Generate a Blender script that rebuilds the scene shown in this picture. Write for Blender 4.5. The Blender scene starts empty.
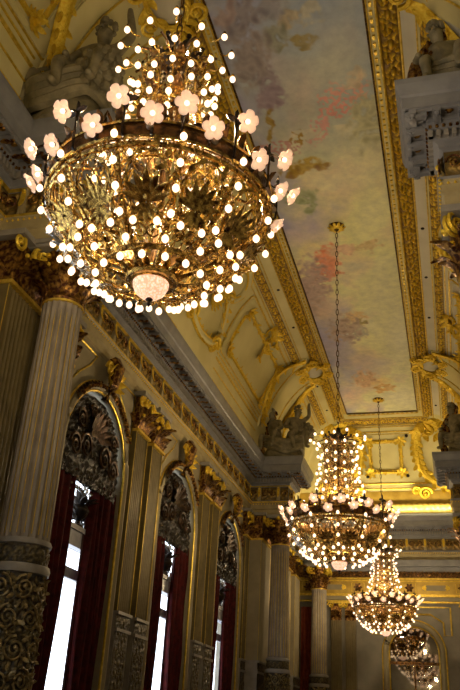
import bpy, bmesh, math, random
from math import sin, cos, pi, sqrt, atan2, exp, floor
from mathutils import Vector, Matrix, noise
random.seed(7)
V = Vector
col = bpy.context.scene.collection

# ------------------------------------------------------------------ camera basis
F = 783.0
dY = V((231, 398, F)).normalized()
dZ = V((92, -1625, F)); dZ = (dZ - dZ.dot(dY) * dY).normalized()
dX = dY.cross(dZ)
if dX.x < 0: dX = -dX
# rows of R map camera frame (x right, y down, z forward) to world axes
right = V((dX.x, dY.x, dZ.x)); down = V((dX.y, dY.y, dZ.y)); fwd = V((dX.z, dY.z, dZ.z))
cam_d = bpy.data.cameras.new('camera'); cam = bpy.data.objects.new('camera', cam_d); col.objects.link(cam)
M = Matrix((( right.x, -down.x, -fwd.x, 0), (right.y, -down.y, -fwd.y, 0), (right.z, -down.z, -fwd.z, 0), (0, 0, 0, 1)))
cam.matrix_world = M
cam_d.sensor_fit = 'VERTICAL'; cam_d.sensor_height = 36; cam_d.lens = F / 690 * 36
cam_d.clip_start = .05; cam_d.clip_end = 200
bpy.context.scene.camera = cam

# ------------------------------------------------------------------ materials
MATS = {}
def mat(name, build):
    m = bpy.data.materials.new(name); m.use_nodes = True
    nt = m.node_tree; nt.nodes.clear()
    out = nt.nodes.new('ShaderNodeOutputMaterial')
    s = build(nt); nt.links.new(s, out.inputs['Surface'])
    MATS[name] = m; return m
def N(nt, t, **k):
    n = nt.nodes.new(t)
    for a, b in k.items():
        if a in n.inputs: n.inputs[a].default_value = b
        else: setattr(n, a, b)
    return n
def rgba(c): return (c[0], c[1], c[2], 1)
def noisy(c1, c2, scale=6, detail=5, rough=.5, metal=0., bump=.0, bscale=40, lo=.35, hi=.65, extra=None, spec=.5, vor=False):
    def b(nt):
        tc = N(nt, 'ShaderNodeTexCoord')
        n = N(nt, 'ShaderNodeTexNoise', Scale=scale, Detail=detail)
        nt.links.new(tc.outputs['Object'], n.inputs['Vector'])
        r = N(nt, 'ShaderNodeValToRGB')
        r.color_ramp.elements[0].position = lo; r.color_ramp.elements[1].position = hi
        r.color_ramp.elements[0].color = rgba(c1); r.color_ramp.elements[1].color = rgba(c2)
        nt.links.new(n.outputs['Fac'], r.inputs['Fac'])
        p = N(nt, 'ShaderNodeBsdfPrincipled', Roughness=rough, Metallic=metal)
        p.inputs['Specular IOR Level'].default_value = spec
        colr = r.outputs['Color']
        if extra is not None:      # gilding on the raised parts; hollows darker, shade put into the colour
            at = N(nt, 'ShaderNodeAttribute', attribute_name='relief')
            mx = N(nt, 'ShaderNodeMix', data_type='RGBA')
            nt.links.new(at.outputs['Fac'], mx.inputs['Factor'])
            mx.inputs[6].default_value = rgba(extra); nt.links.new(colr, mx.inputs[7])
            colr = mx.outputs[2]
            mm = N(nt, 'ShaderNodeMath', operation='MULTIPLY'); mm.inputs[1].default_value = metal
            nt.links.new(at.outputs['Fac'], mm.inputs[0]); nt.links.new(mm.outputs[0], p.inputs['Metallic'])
        nt.links.new(colr, p.inputs['Base Color'])
        if bump:
            if vor:
                bn = N(nt, 'ShaderNodeTexVoronoi', Scale=bscale); o = bn.outputs['Distance']
            else:
                bn = N(nt, 'ShaderNodeTexNoise', Scale=bscale, Detail=3); o = bn.outputs['Fac']
            nt.links.new(tc.outputs['Object'], bn.inputs['Vector'])
            bp = N(nt, 'ShaderNodeBump', Strength=bump, Distance=.02)
            nt.links.new(o, bp.inputs['Height']); nt.links.new(bp.outputs[0], p.inputs['Normal'])
        return p.outputs[0]
    return b
def emis(c, s):
    def b(nt):
        e = N(nt, 'ShaderNodeEmission', Strength=s); e.inputs['Color'].default_value = rgba(c); return e.outputs[0]
    return b
mat('plaster', noisy((.27, .235, .15), (.33, .285, .18), 3, 4, .6, bump=.15, bscale=12))
mat('ceiling_plaster', noisy((.68, .60, .27), (.78, .70, .35), 1.3, 5, .55, bump=.1, bscale=9))
mat('ceiling_grey', noisy((.64, .60, .48), (.72, .68, .55), 2, 5, .55, bump=.1, bscale=9))
mat('stone', noisy((.25, .24, .22), (.33, .31, .28), 5, 5, .45, bump=.15, bscale=20))
mat('cornice_stone', noisy((.21, .215, .235), (.28, .285, .30), 4, 5, .4, bump=.15, bscale=20))
mat('shaft_stone', noisy((.25, .22, .18), (.34, .30, .245), 4, 4, .42, bump=.1, bscale=30))
mat('olive', noisy((.12, .092, .032), (.165, .127, .048), 5, 4, .5, bump=.15, bscale=30))
mat('gold', noisy((.80, .50, .02), (1.0, .78, .10), 22, 4, .38, .55, bump=.5, bscale=55, lo=.3, hi=.7))
mat('gold_line', noisy((.62, .43, .05), (.90, .66, .11), 12, 3, .38, .6, bump=.25, bscale=40))
mat('antique_gold', noisy((.07, .022, .010), (.52, .29, .06), 16, 5, .36, .75, bump=.6, bscale=45, lo=.43, hi=.66))
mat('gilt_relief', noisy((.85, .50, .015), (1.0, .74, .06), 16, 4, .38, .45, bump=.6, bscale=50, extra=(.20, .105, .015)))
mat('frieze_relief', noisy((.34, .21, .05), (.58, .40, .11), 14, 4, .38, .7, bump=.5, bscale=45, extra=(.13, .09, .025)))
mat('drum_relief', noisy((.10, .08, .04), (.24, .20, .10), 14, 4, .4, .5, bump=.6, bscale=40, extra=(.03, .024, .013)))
mat('bronze', noisy((.035, .018, .008), (.26, .13, .035), 18, 5, .3, .8, bump=.4, bscale=45, lo=.35, hi=.75))
mat('brass', noisy((.12, .055, .010), (1.0, .66, .16), 25, 4, .26, .85, bump=.3, bscale=50, lo=.35, hi=.7))
mat('pale_metal', noisy((.40, .38, .34), (.80, .78, .72), 25, 4, .25, .95, bump=.3, bscale=50))
mat('dark_bronze', noisy((.010, .006, .004), (.07, .035, .015), 18, 5, .35, .7, bump=.4, bscale=45))
mat('black_iron', noisy((.01, .008, .006), (.05, .03, .015), 18, 4, .4, .6))
mat('wall_grey', noisy((.17, .155, .12), (.22, .20, .155), 3, 4, .6, bump=.15, bscale=12))
mat('lit_gold', noisy((.95, .72, .16), (1, .86, .34), 10, 4, .35, .3, bump=.4, bscale=30))
mat('frieze_gold', noisy((.46, .30, .05), (.60, .41, .08), 4, 4, .45, .4))
mat('velvet', noisy((.034, .003, .003), (.085, .007, .006), 9, 4, .8, bump=.2, bscale=60, spec=.2))
mat('statue_plaster', noisy((.17, .15, .09), (.31, .27, .165), 8, 5, .5, bump=.4, bscale=25))
mat('window_paint', noisy((.16, .17, .22), (.24, .25, .31), 8, 4, .35))
mat('floor_wood', noisy((.10, .045, .018), (.2, .10, .04), 4, 5, .25))
mat('grille', noisy((.005, .004, .003), (.028, .016, .007), 12, 5, .35, .5, bump=.5, bscale=40, extra=(.012, .009, .007)))
mat('bulb', emis((1, .72, .46), 2.6))
def crystal(nt):
    g = N(nt, 'ShaderNodeBsdfPrincipled', Roughness=.08, IOR=1.5); g.inputs['Transmission Weight'].default_value = .6
    g.inputs['Base Color'].default_value = (.9, .72, .48, 1); return g.outputs[0]
mat('crystal', crystal)
def shade(nt):
    t = N(nt, 'ShaderNodeBsdfTranslucent'); t.inputs['Color'].default_value = (1, .80, .64, 1)
    d = N(nt, 'ShaderNodeBsdfPrincipled', Roughness=.2); d.inputs['Base Color'].default_value = (1, .84, .70, 1)
    d.inputs['Emission Color'].default_value = (1, .72, .50, 1); d.inputs['Emission Strength'].default_value = .55
    m = N(nt, 'ShaderNodeMixShader', Fac=.55)
    nt.links.new(t.outputs[0], m.inputs[1]); nt.links.new(d.outputs[0], m.inputs[2]); return m.outputs[0]
mat('flower_glass', shade)
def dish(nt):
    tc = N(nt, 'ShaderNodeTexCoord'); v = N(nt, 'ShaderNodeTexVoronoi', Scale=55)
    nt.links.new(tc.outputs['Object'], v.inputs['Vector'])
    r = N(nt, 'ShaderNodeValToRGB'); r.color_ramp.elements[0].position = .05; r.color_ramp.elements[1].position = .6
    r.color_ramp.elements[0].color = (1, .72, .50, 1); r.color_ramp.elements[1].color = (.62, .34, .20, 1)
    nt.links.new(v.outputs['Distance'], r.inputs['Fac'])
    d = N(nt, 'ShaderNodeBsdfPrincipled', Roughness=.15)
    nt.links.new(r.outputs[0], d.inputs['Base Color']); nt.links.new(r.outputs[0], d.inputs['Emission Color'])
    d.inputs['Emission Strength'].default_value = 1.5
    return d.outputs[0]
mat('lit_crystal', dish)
def pane(nt):
    t = N(nt, 'ShaderNodeBsdfTransparent'); g = N(nt, 'ShaderNodeBsdfGlossy', Roughness=.02)
    m = N(nt, 'ShaderNodeMixShader', Fac=.06)
    nt.links.new(t.outputs[0], m.inputs[1]); nt.links.new(g.outputs[0], m.inputs[2]); return m.outputs[0]
mat('glass', pane)
def mirror(nt):
    p = N(nt, 'ShaderNodeBsdfPrincipled', Roughness=.03, Metallic=1.); p.inputs['Base Color'].default_value = (.22, .20, .17, 1); return p.outputs[0]
mat('mirror', mirror)
def painting(nt):
    at = N(nt, 'ShaderNodeAttribute', attribute_name='paint')
    tc = N(nt, 'ShaderNodeTexCoord'); n = N(nt, 'ShaderNodeTexNoise', Scale=5, Detail=8, Roughness=.65)
    nt.links.new(tc.outputs['Object'], n.inputs['Vector'])
    r = N(nt, 'ShaderNodeValToRGB'); r.color_ramp.elements[0].position = .3; r.color_ramp.elements[1].position = .7
    r.color_ramp.elements[0].color = (.82, .82, .84, 1); r.color_ramp.elements[1].color = (1.1, 1.08, 1.04, 1)
    nt.links.new(n.outputs['Fac'], r.inputs['Fac'])
    mx = N(nt, 'ShaderNodeMix', data_type='RGBA', blend_type='MULTIPLY'); mx.inputs[0].default_value = 1
    nt.links.new(at.outputs['Color'], mx.inputs[6]); nt.links.new(r.outputs[0], mx.inputs[7])
    p = N(nt, 'ShaderNodeBsdfPrincipled', Roughness=.6); nt.links.new(mx.outputs[2], p.inputs['Base Color']); return p.outputs[0]
mat('fresco', painting)

# ------------------------------------------------------------------ mesh builder
class MB:
    def __init__(s): s.v = []; s.f = []; s.m = []; s.a = []; s.mats = []
    def mi(s, m):
        if m not in s.mats: s.mats.append(m)
        return s.mats.index(m)
    def add(s, vs, fs, m, at=None):
        b = len(s.v); k = s.mi(m)
        s.v += [tuple(p) for p in vs]; s.a += (at if at else [1.0] * len(vs))
        for f in fs: s.f.append([b + i for i in f]); s.m.append(k)
    def box(s, x0, x1, y0, y1, z0, z1, m):
        vs = [(x, y, z) for x in (x0, x1) for y in (y0, y1) for z in (z0, z1)]
        s.add(vs, [(0, 1, 3, 2), (4, 6, 7, 5), (0, 4, 5, 1), (2, 3, 7, 6), (0, 2, 6, 4), (1, 5, 7, 3)], m)
    def obox(s, o, ex, ey, ez, m):      # centre + half axes
        o = V(o); vs = [o + a * ex + b * ey + c * ez for a in (-1, 1) for b in (-1, 1) for c in (-1, 1)]
        s.add(vs, [(0, 1, 3, 2), (4, 6, 7, 5), (0, 4, 5, 1), (2, 3, 7, 6), (0, 2, 6, 4), (1, 5, 7, 3)], m)
    def grid(s, fn, nu, nv, m, closed_u=False, at=None, cap=False):
        vs = []; aa = []
        for j in range(nv + 1):
            for i in range(nu if closed_u else nu + 1):
                p = fn(i / nu, j / nv)
                if at: vs.append(p[0]); aa.append(p[1])
                else: vs.append(p)
        w = nu if closed_u else nu + 1; fs = []
        for j in range(nv):
            for i in range(nu):
                a = j * w + i; b = j * w + (i + 1) % w
                fs.append((a, b, b + w, a + w))
        if cap and closed_u:
            fs.append(tuple(range(w))); fs.append(tuple(range(nv * w, nv * w + w)))
        s.add(vs, fs, m, aa if at else None)
    def lathe(s, prof, c, n, m, cap=True):
        c = V(c); k = len(prof) - 1
        def fn(u, v):
            r, z = prof[round(v * k)]; a = u * 2 * pi
            return c + V((r * cos(a), r * sin(a), z))
        s.grid(fn, n, k, m, True, cap=cap)
    def tube(s, pts, r, m, n=5, closed=False, flat=None, rfn=None):
        pts = [V(p) for p in pts]; L = len(pts); vs = []
        ref = V(flat) if flat else V((0, 0, 1))
        for i, p in enumerate(pts):
            if closed: t = pts[(i + 1) % L] - pts[i - 1]
            else: t = pts[min(i + 1, L - 1)] - pts[max(i - 1, 0)]
            t = t.normalized() if t.length > 1e-9 else V((0, 0, 1))
            rf = ref if abs(t.dot(ref)) < .95 else V((1, .2, 0)).normalized()
            a = t.cross(rf).normalized(); b = t.cross(a)
            rr = r if rfn is None else rfn(i / (L - 1))
            ra, rb = rr if isinstance(rr, tuple) else (rr, rr)
            for k in range(n):
                th = 2 * pi * k / n; vs.append(p + a * cos(th) * ra + b * sin(th) * rb)
        fs = []
        for i in range(L if closed else L - 1):
            for k in range(n):
                i2 = (i + 1) % L
                fs.append((i * n + k, i * n + (k + 1) % n, i2 * n + (k + 1) % n, i2 * n + k))
        if not closed: fs += [tuple(range(n)), tuple(range((L - 1) * n, L * n))]
        s.add(vs, fs, m)
    def ball(s, c, r, m, n=6, k=4, sc=(1, 1, 1)):
        c = V(c); vs = [c + V((0, 0, -r * sc[2]))]
        for j in range(1, k):
            ph = -pi / 2 + pi * j / k
            for i in range(n):
                a = 2 * pi * i / n; vs.append(c + V((r * cos(ph) * cos(a) * sc[0], r * cos(ph) * sin(a) * sc[1], r * sin(ph) * sc[2])))
        vs.append(c + V((0, 0, r * sc[2]))); T = len(vs) - 1; fs = []
        for i in range(n):
            fs.append((0, 1 + (i + 1) % n, 1 + i)); fs.append((T, T - n + i, T - n + (i + 1) % n))
            for j in range(k - 2):
                a = 1 + j * n; fs.append((a + i, a + (i + 1) % n, a + n + (i + 1) % n, a + n + i))
        s.add(vs, fs, m)
    def leaf(s, base, d, nrm, L, W, curl, m, th=.012, nu=5, lobes=3):
        base = V(base); d = V(d).normalized(); nrm = V(nrm); nrm = (nrm - nrm.dot(d) * d).normalized(); sd = d.cross(nrm)
        rows = []
        p = base.copy(); ang = 0
        for i in range(nu + 1):
            u = i / nu
            w = W * .5 * (sin(pi * (.12 + .86 * u)) ** .7) * (1 + .18 * cos(2 * pi * lobes * u))
            dd = d * cos(ang) + nrm * sin(ang); nn = nrm * cos(ang) - d * sin(ang)
            for k in (-1, 0, 1): rows.append(p + sd * w * k + nn * (.10 * W * (1 - abs(k)) + .0))
            p = p + dd * (L / nu); ang += curl / nu
        back = [q - nrm * th for q in rows]; n = len(rows); fs = []
        for i in range(nu):
            for k in range(2):
                a = i * 3 + k; fs.append((a, a + 1, a + 4, a + 3)); fs.append((n + a, n + a + 3, n + a + 4, n + a + 1))
            a = i * 3; fs.append((a, a + 3, n + a + 3, n + a)); a = i * 3 + 2; fs.append((a, n + a, n + a + 3, a + 3))
        a = nu * 3; fs.append((a, a + 1, n + a + 1, n + a)); fs.append((a + 1, a + 2, n + a + 2, n + a + 1))
        s.add(rows + back, fs, m)
    def spiral(s, c, ex, ey, R, turns, r, m, n=5, steps=22, a0=0., thick=None):
        c = V(c); pts = []
        for i in range(steps + 1):
            u = i / steps; a = a0 + u * turns * 2 * pi; q = R * (1 - .86 * u)
            pts.append(c + V(ex) * q * cos(a) + V(ey) * q * sin(a))
        s.tube(pts, r, m, n, flat=tuple(V(ex).cross(V(ey))), rfn=(lambda u: r * (1 - .45 * u)))
        s.ball(pts[-1], r * 1.3, m)
    def build(s, name, parent=None, smooth=True, mod=None, loc=None):
        me = bpy.data.meshes.new(name); me.from_pydata(s.v, [], s.f)
        for m in s.mats: me.materials.append(MATS[m])
        me.polygons.foreach_set('material_index', s.m)
        bm = bmesh.new(); bm.from_mesh(me); bmesh.ops.recalc_face_normals(bm, faces=bm.faces); bm.to_mesh(me); bm.free()
        at = me.attributes.new('relief', 'FLOAT', 'POINT'); at.data.foreach_set('value', s.a)
        if smooth: me.polygons.foreach_set('use_smooth', [True] * len(me.polygons)); me.set_sharp_from_angle(angle=math.radians(42))
        o = bpy.data.objects.new(name, me); col.objects.link(o)
        if parent: o.parent = parent
        if loc: o.location = loc
        return o
def tag(o, label=None, cat=None, group=None, kind=None):
    if label: o['label'] = label
    if cat: o['category'] = cat
    if group: o['group'] = group
    if kind: o['kind'] = kind
    return o
def empty(name, loc, rz=0):
    o = bpy.data.objects.new(name, None); col.objects.link(o); o.location = loc; o.rotation_euler = (0, 0, rz); o.empty_display_size = .1
    return o
def copy_tree(o, parent=None):
    c = o.copy(); col.objects.link(c)
    if parent: c.parent = parent
    for ch in list(o.children): copy_tree(ch, c)
    return c
def frac(x): return x - floor(x)
def swirl(x, y, s=1.):       # acanthus-like relief height 0..1 (cells of size s with alternating scrolls)
    x /= s; y /= s; i = floor(x); j = floor(y)
    best = 0
    cx = i + .5; cy = j + .5; dx = x - cx; dy = (y - cy)
    r = sqrt(dx * dx + dy * dy); a = atan2(dy, dx); sg = 1 if (i + j) % 2 == 0 else -1
    h = .5 + .5 * cos(2 * (sg * a) + 17 * r + sin(a * 7) * .6)
    h *= .65 + .35 * cos(9 * a * sg + 8 * r)
    if r < .1: h = 1
    return max(0, min(1, h * 1.15 + .12 * noise.noise(V((x * 5, y * 5, i)))))

# ------------------------------------------------------------------ hall dimensions
XL, XR = -5.33, 1.41           # frieze faces of the long walls
YB, YE = -7.0, 27.95           # rear and far walls
ZF, ZA, ZC, ZT = -1.6, 5.45, 6.98, 9.95
PX0, PX1, PYE = -3.03, -.68, 25.2
CX = -1.87
class Side:                    # (d from wall, y, z) -> world
    def __init__(s, sg): s.sg = sg; s.x0 = XL if sg < 0 else XR; s.n = V((-sg, 0, 0))
    def P(s, d, y, z): return V((s.x0 - s.sg * d, y, z))
LW, RW = Side(-1), Side(1)
RES = {-1: [(7.35, 8.22), (21.25, 22.08)], 1: [(7.6, 8.02), (21.3, 22.1)]}
OUT = 1.10

# ---- room shell
m = MB(); m.box(-8, 4, YB - .2, YE + .3, ZF - .2, ZF, 'floor_wood'); tag(m.build('floor', smooth=False), 'polished dark wooden floor of the hall', kind='structure')

CH = 1.5; CD = 1.75; ED = 1.85; EY = 25.75; CC = -1.86
def cove_x(side, t):
    return CC + side * (CH + CD * sin(t * pi / 2)), 7.0 + 2.95 * cos(t * pi / 2)
def cove(side, t, y, off=0.):
    x, z = cove_x(side, t); a = t * pi / 2
    n = V((-side * sin(a) * 2.95, 0, -cos(a) * CD)).normalized()     # inward / down
    return V((x, y, z)) + n * off, n
def ecove(t, x, off=0.):
    a = t * pi / 2; n = V((0, -sin(a) * 2.95, -cos(a) * ED)).normalized()
    return V((x, EY + ED * sin(a), 7.0 + 2.95 * cos(a))) + n * off, n
xs = [cove_x(-1, 1 - i / 24) for i in range(25)] + [(CC - CH + i * .3, ZT) for i in range(1, 10)] + [cove_x(1, i / 24) for i in range(25)]
ys = [(YB + i * (EY - YB) / 60, ZT) for i in range(61)] + [(EY + ED * sin(i / 24 * pi / 2), 7 + 2.95 * cos(i / 24 * pi / 2)) for i in range(1, 25)]
m = MB(); vs = [(x, y, min(zx, zy)) for (y, zy) in ys for (x, zx) in xs]; W = len(xs)
m.add(vs, [(j * W + i, j * W + i + 1, (j + 1) * W + i + 1, (j + 1) * W + i) for j in range(len(ys) - 1) for i in range(W - 1)], 'ceiling_plaster')
# ledge behind the cornice and roof above it
m.box(-8, CC - CH - CD + .02, YB, YE + .3, 6.9, 7.0, 'ceiling_plaster'); m.box(CC + CH + CD - .02, 4, YB, YE + .3, 6.9, 7.0, 'ceiling_plaster')
m.box(-8, 4, EY + ED - .02, YE + .3, 6.9, 7.0, 'ceiling_plaster')
tag(m.build('ceiling'), 'coved cream plaster ceiling above the gilded mouldings', kind='structure')

WIN = [11.0, 15.15, 19.25]; WADDED = [3.9, -.4, -4.6]  # second list: unseen windows added out of view, for their daylight
HW, ZS, ZTOP = 1.14, 3.68, 4.82
def wall(side, wins, name, label):
    m = MB(); S = side
    edges = [YB]
    for c in sorted(wins): edges += [c - HW, c + HW]
    edges.append(YE)
    def q(y0, y1, z0, z1, d=0):
        m.add([S.P(d, y0, z0), S.P(d, y1, z0), S.P(d, y1, z1), S.P(d, y0, z1)], [(0, 1, 2, 3)], 'plaster')
    for i in range(0, len(edges), 2): q(edges[i], edges[i + 1], ZF, 7.0)
    n = 20
    for c in wins:
        q(c - HW, c + HW, ZF, ZF + .4)
        arc = [(c - HW * cos(pi * i / n), ZS + HW * sin(pi * i / n)) for i in range(n + 1)]
        for i in range(n):
            (a, za), (b, zb) = arc[i], arc[i + 1]
            m.add([S.P(0, a, za), S.P(0, b, zb), S.P(0, b, 7.0), S.P(0, a, 7.0)], [(0, 1, 2, 3)], 'plaster')
        prof = [(c - HW, ZF + .4)] + arc + [(c + HW, ZF + .4)]
        for i in range(len(prof)):
            a, b = prof[i], prof[(i + 1) % len(prof)]
            m.add([S.P(0, *a), S.P(0, *b), S.P(-.30, *b), S.P(-.30, *a)], [(0, 1, 2, 3)], 'plaster')
    # outer skin
    for i in range(0, len(edges), 2): q(edges[i], edges[i + 1], ZF, 7.0, -.30)
    for c in wins:
        q(c - HW, c + HW, 4.82, 7.0, -.30)
    tag(m.build(name), label, kind='structure')
wall(LW, WIN + WADDED, 'wall_left', 'cream window wall on the left')
wall(RW, [], 'wall_right', 'cream wall on the right')
m = MB(); m.box(-8, 4, YE, YE + .2, ZF, 7.0, 'wall_grey'); tag(m.build('wall_far'), 'pale end wall of the hall', kind='structure')
m = MB(); m.box(-8, 4, YB - .2, YB, ZF, 10, 'plaster'); tag(m.build('wall_back'), 'pale rear wall behind the viewer', kind='structure')

# ------------------------------------------------------------------ entablature
PROF = [(.0, 5.45), (.03, 5.47), (.03, 5.58), (.06, 5.60), (.06, 5.72), (.10, 5.76), (.10, 5.80), (.0, 5.82), (.0, 6.24), (.05, 6.26), (.05, 6.30), (.11, 6.33),
        (.11, 6.46), (.17, 6.48), (.17, 6.60), (.40, 6.62), (.40, 6.58), (.435, 6.58), (.435, 6.74), (.46, 6.76), (.49, 6.86), (.50, 6.90), (.50, 6.98), (.0, 6.98)]
mat('architrave_cream', noisy((.36, .30, .16), (.44, .37, .20), 6, 4, .5, bump=.15, bscale=20))
def pmat(i):
    z = PROF[i][1]
    if 5.74 <= z < 5.82: return 'gold_line'
    if 6.24 <= z < 6.255: return 'gold_line'
    if z < 5.74: return 'architrave_cream'
    return 'cornice_stone'
def entab(path, P, name, label, zoff=0, grey=False):
    LM = 'cornice_stone' if grey else 'antique_gold'
    # path: list of (a,b) plan points, wall on one side, outward normals computed; P(a,b,z)->world
    root = MB(); n = len(path)
    def nrm(i):
        (a0, b0), (a1, b1) = path[i], path[i + 1]; L = sqrt((a1 - a0) ** 2 + (b1 - b0) ** 2)
        return ((b1 - b0) / L, -(a1 - a0) / L)
    offs = []
    for i in range(n):
        ns = [nrm(k) for k in (i - 1, i) if 0 <= k < n - 1]
        if len(ns) == 2 and abs(ns[0][0] * ns[1][0] + ns[0][1] * ns[1][1]) < .5: offs.append((ns[0][0] + ns[1][0], ns[0][1] + ns[1][1]))
        else: offs.append(ns[0])
    rows = [[P(a + o[0] * d, b + o[1] * d, z + zoff) for (a, b), o in zip(path, offs)] for d, z in PROF]
    for k in range(len(PROF) - 1):
        vs = rows[k] + rows[k + 1]
        root.add(vs, [(i, i + 1, n + i + 1, n + i) for i in range(n - 1)], 'cornice_stone' if grey and PROF[k][1] > 5.74 else pmat(k))
    o = root.build(name, smooth=False); tag(o, label, kind='structure')
    den, mod, bead, fr = MB(), MB(), MB(), MB()
    for i in range(n - 1):
        (a0, b0), (a1, b1) = path[i], path[i + 1]; L = sqrt((a1 - a0) ** 2 + (b1 - b0) ** 2)
        t = ((a1 - a0) / L, (b1 - b0) / L); nn = nrm(i)
        def W(s, d, z): return P(a0 + t[0] * s + nn[0] * d, b0 + t[1] * s + nn[1] * d, z + zoff)
        eS = (W(1, 0, 0) - W(0, 0, 0)); eN = W(0, 1, 0) - W(0, 0, 0); eZ = V((0, 0, 1))
        conv0 = i > 0 and (offs[i][0] * t[0] + offs[i][1] * t[1]) < 0; conv1 = i < n - 2 and (offs[i + 1][0] * t[0] + offs[i + 1][1] * t[1]) > 0
        s0 = -.13 if conv0 else .12 * (i > 0); s1 = L + .13 if conv1 else L - .12 * (i < n - 2)
        k = int((s1 - s0) / .085)
        for j in range(k + 1):
            den.obox(W(s0 + (s1 - s0) * j / max(1, k), .135, 6.40), eS * .025, eN * .03, eZ * .045, 'stone')
        k = max(1, int((s1 - s0) / .075))
        for j in range(k + 1):
            bead.ball(W(s0 + (s1 - s0) * j / k, .17, 6.49), .026, 'antique_gold', 5, 3)
            bead.ball(W(s0 + (s1 - s0) * j / k, .07, 5.73), .02, 'gold', 4, 3)
        s0 = -.32 if conv0 else (.36 if i > 0 else 0); s1 = L + .32 if conv1 else L - (.36 if i < n - 2 else 0)
        if s1 - s0 > .2:
            k = max(2, round((s1 - s0) / .30))
            for j in range(k + 1):
                s = s0 + (s1 - s0) * j / k
                mod.obox(W(s, .285, 6.555), eS * .04, eN * .125, eZ * .035, 'cornice_stone')
                mod.ball(W(s, .37, 6.525), .035, LM, 6, 4)
                mod.leaf(W(s, .2, 6.52), eN, -eZ, .17, .08, .6, LM, .01, 3)
                if j < k:
                    for q in (.19, .38): mod.obox(W(s + (s1 - s0) / k / 2, q, 6.575), eS * ((s1 - s0) / k / 2), eN * .018, eZ * .02, 'cornice_stone')
                    sm = s + (s1 - s0) / k / 2
                    mod.ball(W(sm, .29, 6.60), .05, 'antique_gold', 6, 4, (1, 1, .6))
        # frieze relief
        k = max(1, round(L / .62))
        for j in range(k):
            q = L * (j + .5) / k; bead.obox(W(q, .03, 6.03), eS * .045, eN * .035, eZ * .20, 'architrave_cream'); bead.leaf(W(q, .065, 6.20), -eZ, eN, .30, .09, .5, 'gold', .01, 4); bead.ball(W(q, .07, 6.18), .035, 'gold', 6, 4)
            for z5 in (-1, 1): bead.spiral(W(q + .17 * z5, .06, 6.03), eS * z5, eZ, .11, 1.6, .016, 'antique_gold', 4, 14)
        f0 = 0 if i == 0 or not conv0 else -.0; f1 = L
        nu = max(6, int((f1 - f0) / .028)); ph = i * 3.7
        def fn(u, v, W=W, f0=f0, f1=f1, ph=ph):
            s = f0 + (f1 - f0) * u; z = 5.84 + .38 * v
            h = swirl(s + ph, z - 5.84, .38); e = min(1, 6 * min(v, 1 - v)); hh = h * e
            return W(s, .006 + .045 * hh, z), min(1, max(0, hh * 2.2 - .45))
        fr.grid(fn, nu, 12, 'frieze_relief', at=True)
    for b, nm in ((den, 'dentil_course'), (mod, 'modillion_row'), (bead, 'bead_moulding'), (fr, 'frieze_relief')):
        c = b.build(nm, o, smooth=(nm != 'dentil_course')); c['kind'] = 'structure'
    return o
for S, nm, lb in ((LW, 'trim_1', 'entablature with gilded frieze and modillions along the window wall'), (RW, 'trim_2', 'grey entablature with modillions along the right wall')):
    path = [(0, YB)]
    for y0, y1 in RES[S.sg]: OU = OUT if S.sg < 0 else 1.15; path += [(0, y0), (OU, y0), (OU, y1), (0, y1)]
    path.append((0, YE))
    entab(path, (lambda a, b, z, S=S: S.P(a, b, z)), nm, lb, grey=S.sg > 0)  # right side all bluish grey: daylight on it put into the colour
# far wall: a = distance from wall, b = x running
entab([(0, -XR), (0, -XL)], lambda a, b, z: V((-b, YE - .12 - a, z)), 'trim_3', 'entablature of the far wall under the lit gilded cove', grey=True)
for sg, S in ((-1, LW), (1, RW)):      # solid cores of the projecting sections
    for k, (y0, y1) in enumerate(RES[sg]):
        m = MB(); OU = OUT if S.sg < 0 else 1.15; x = sorted((S.P(0, 0, 0).x, S.P(OU - .01, 0, 0).x))
        m.box(x[0], x[1], y0 + .01, y1 - .01, 5.452, 6.975, 'plaster'); m.box(x[0], x[1], y0 + .01, y1 - .01, 5.40, 5.452, 'stone')
        xm = S.P(OU / 2, 0, 0).x
        for q, zz, mt in ((.44, 5.385, 'stone'), (.36, 5.375, 'antique_gold'), (.30, 5.37, 'bronze')): m.box(xm - q, xm + q, y0 + .5 - q * .9, y1 - .5 + q * .9, zz, 5.41, mt)
        tag(m.build('trim_%d' % (4 + k + (2 if sg > 0 else 0)), smooth=False), 'projecting entablature block over the %s column' % (('near ' if k == 0 else 'far ') + ('left' if sg < 0 else 'right')), kind='structure')

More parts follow.
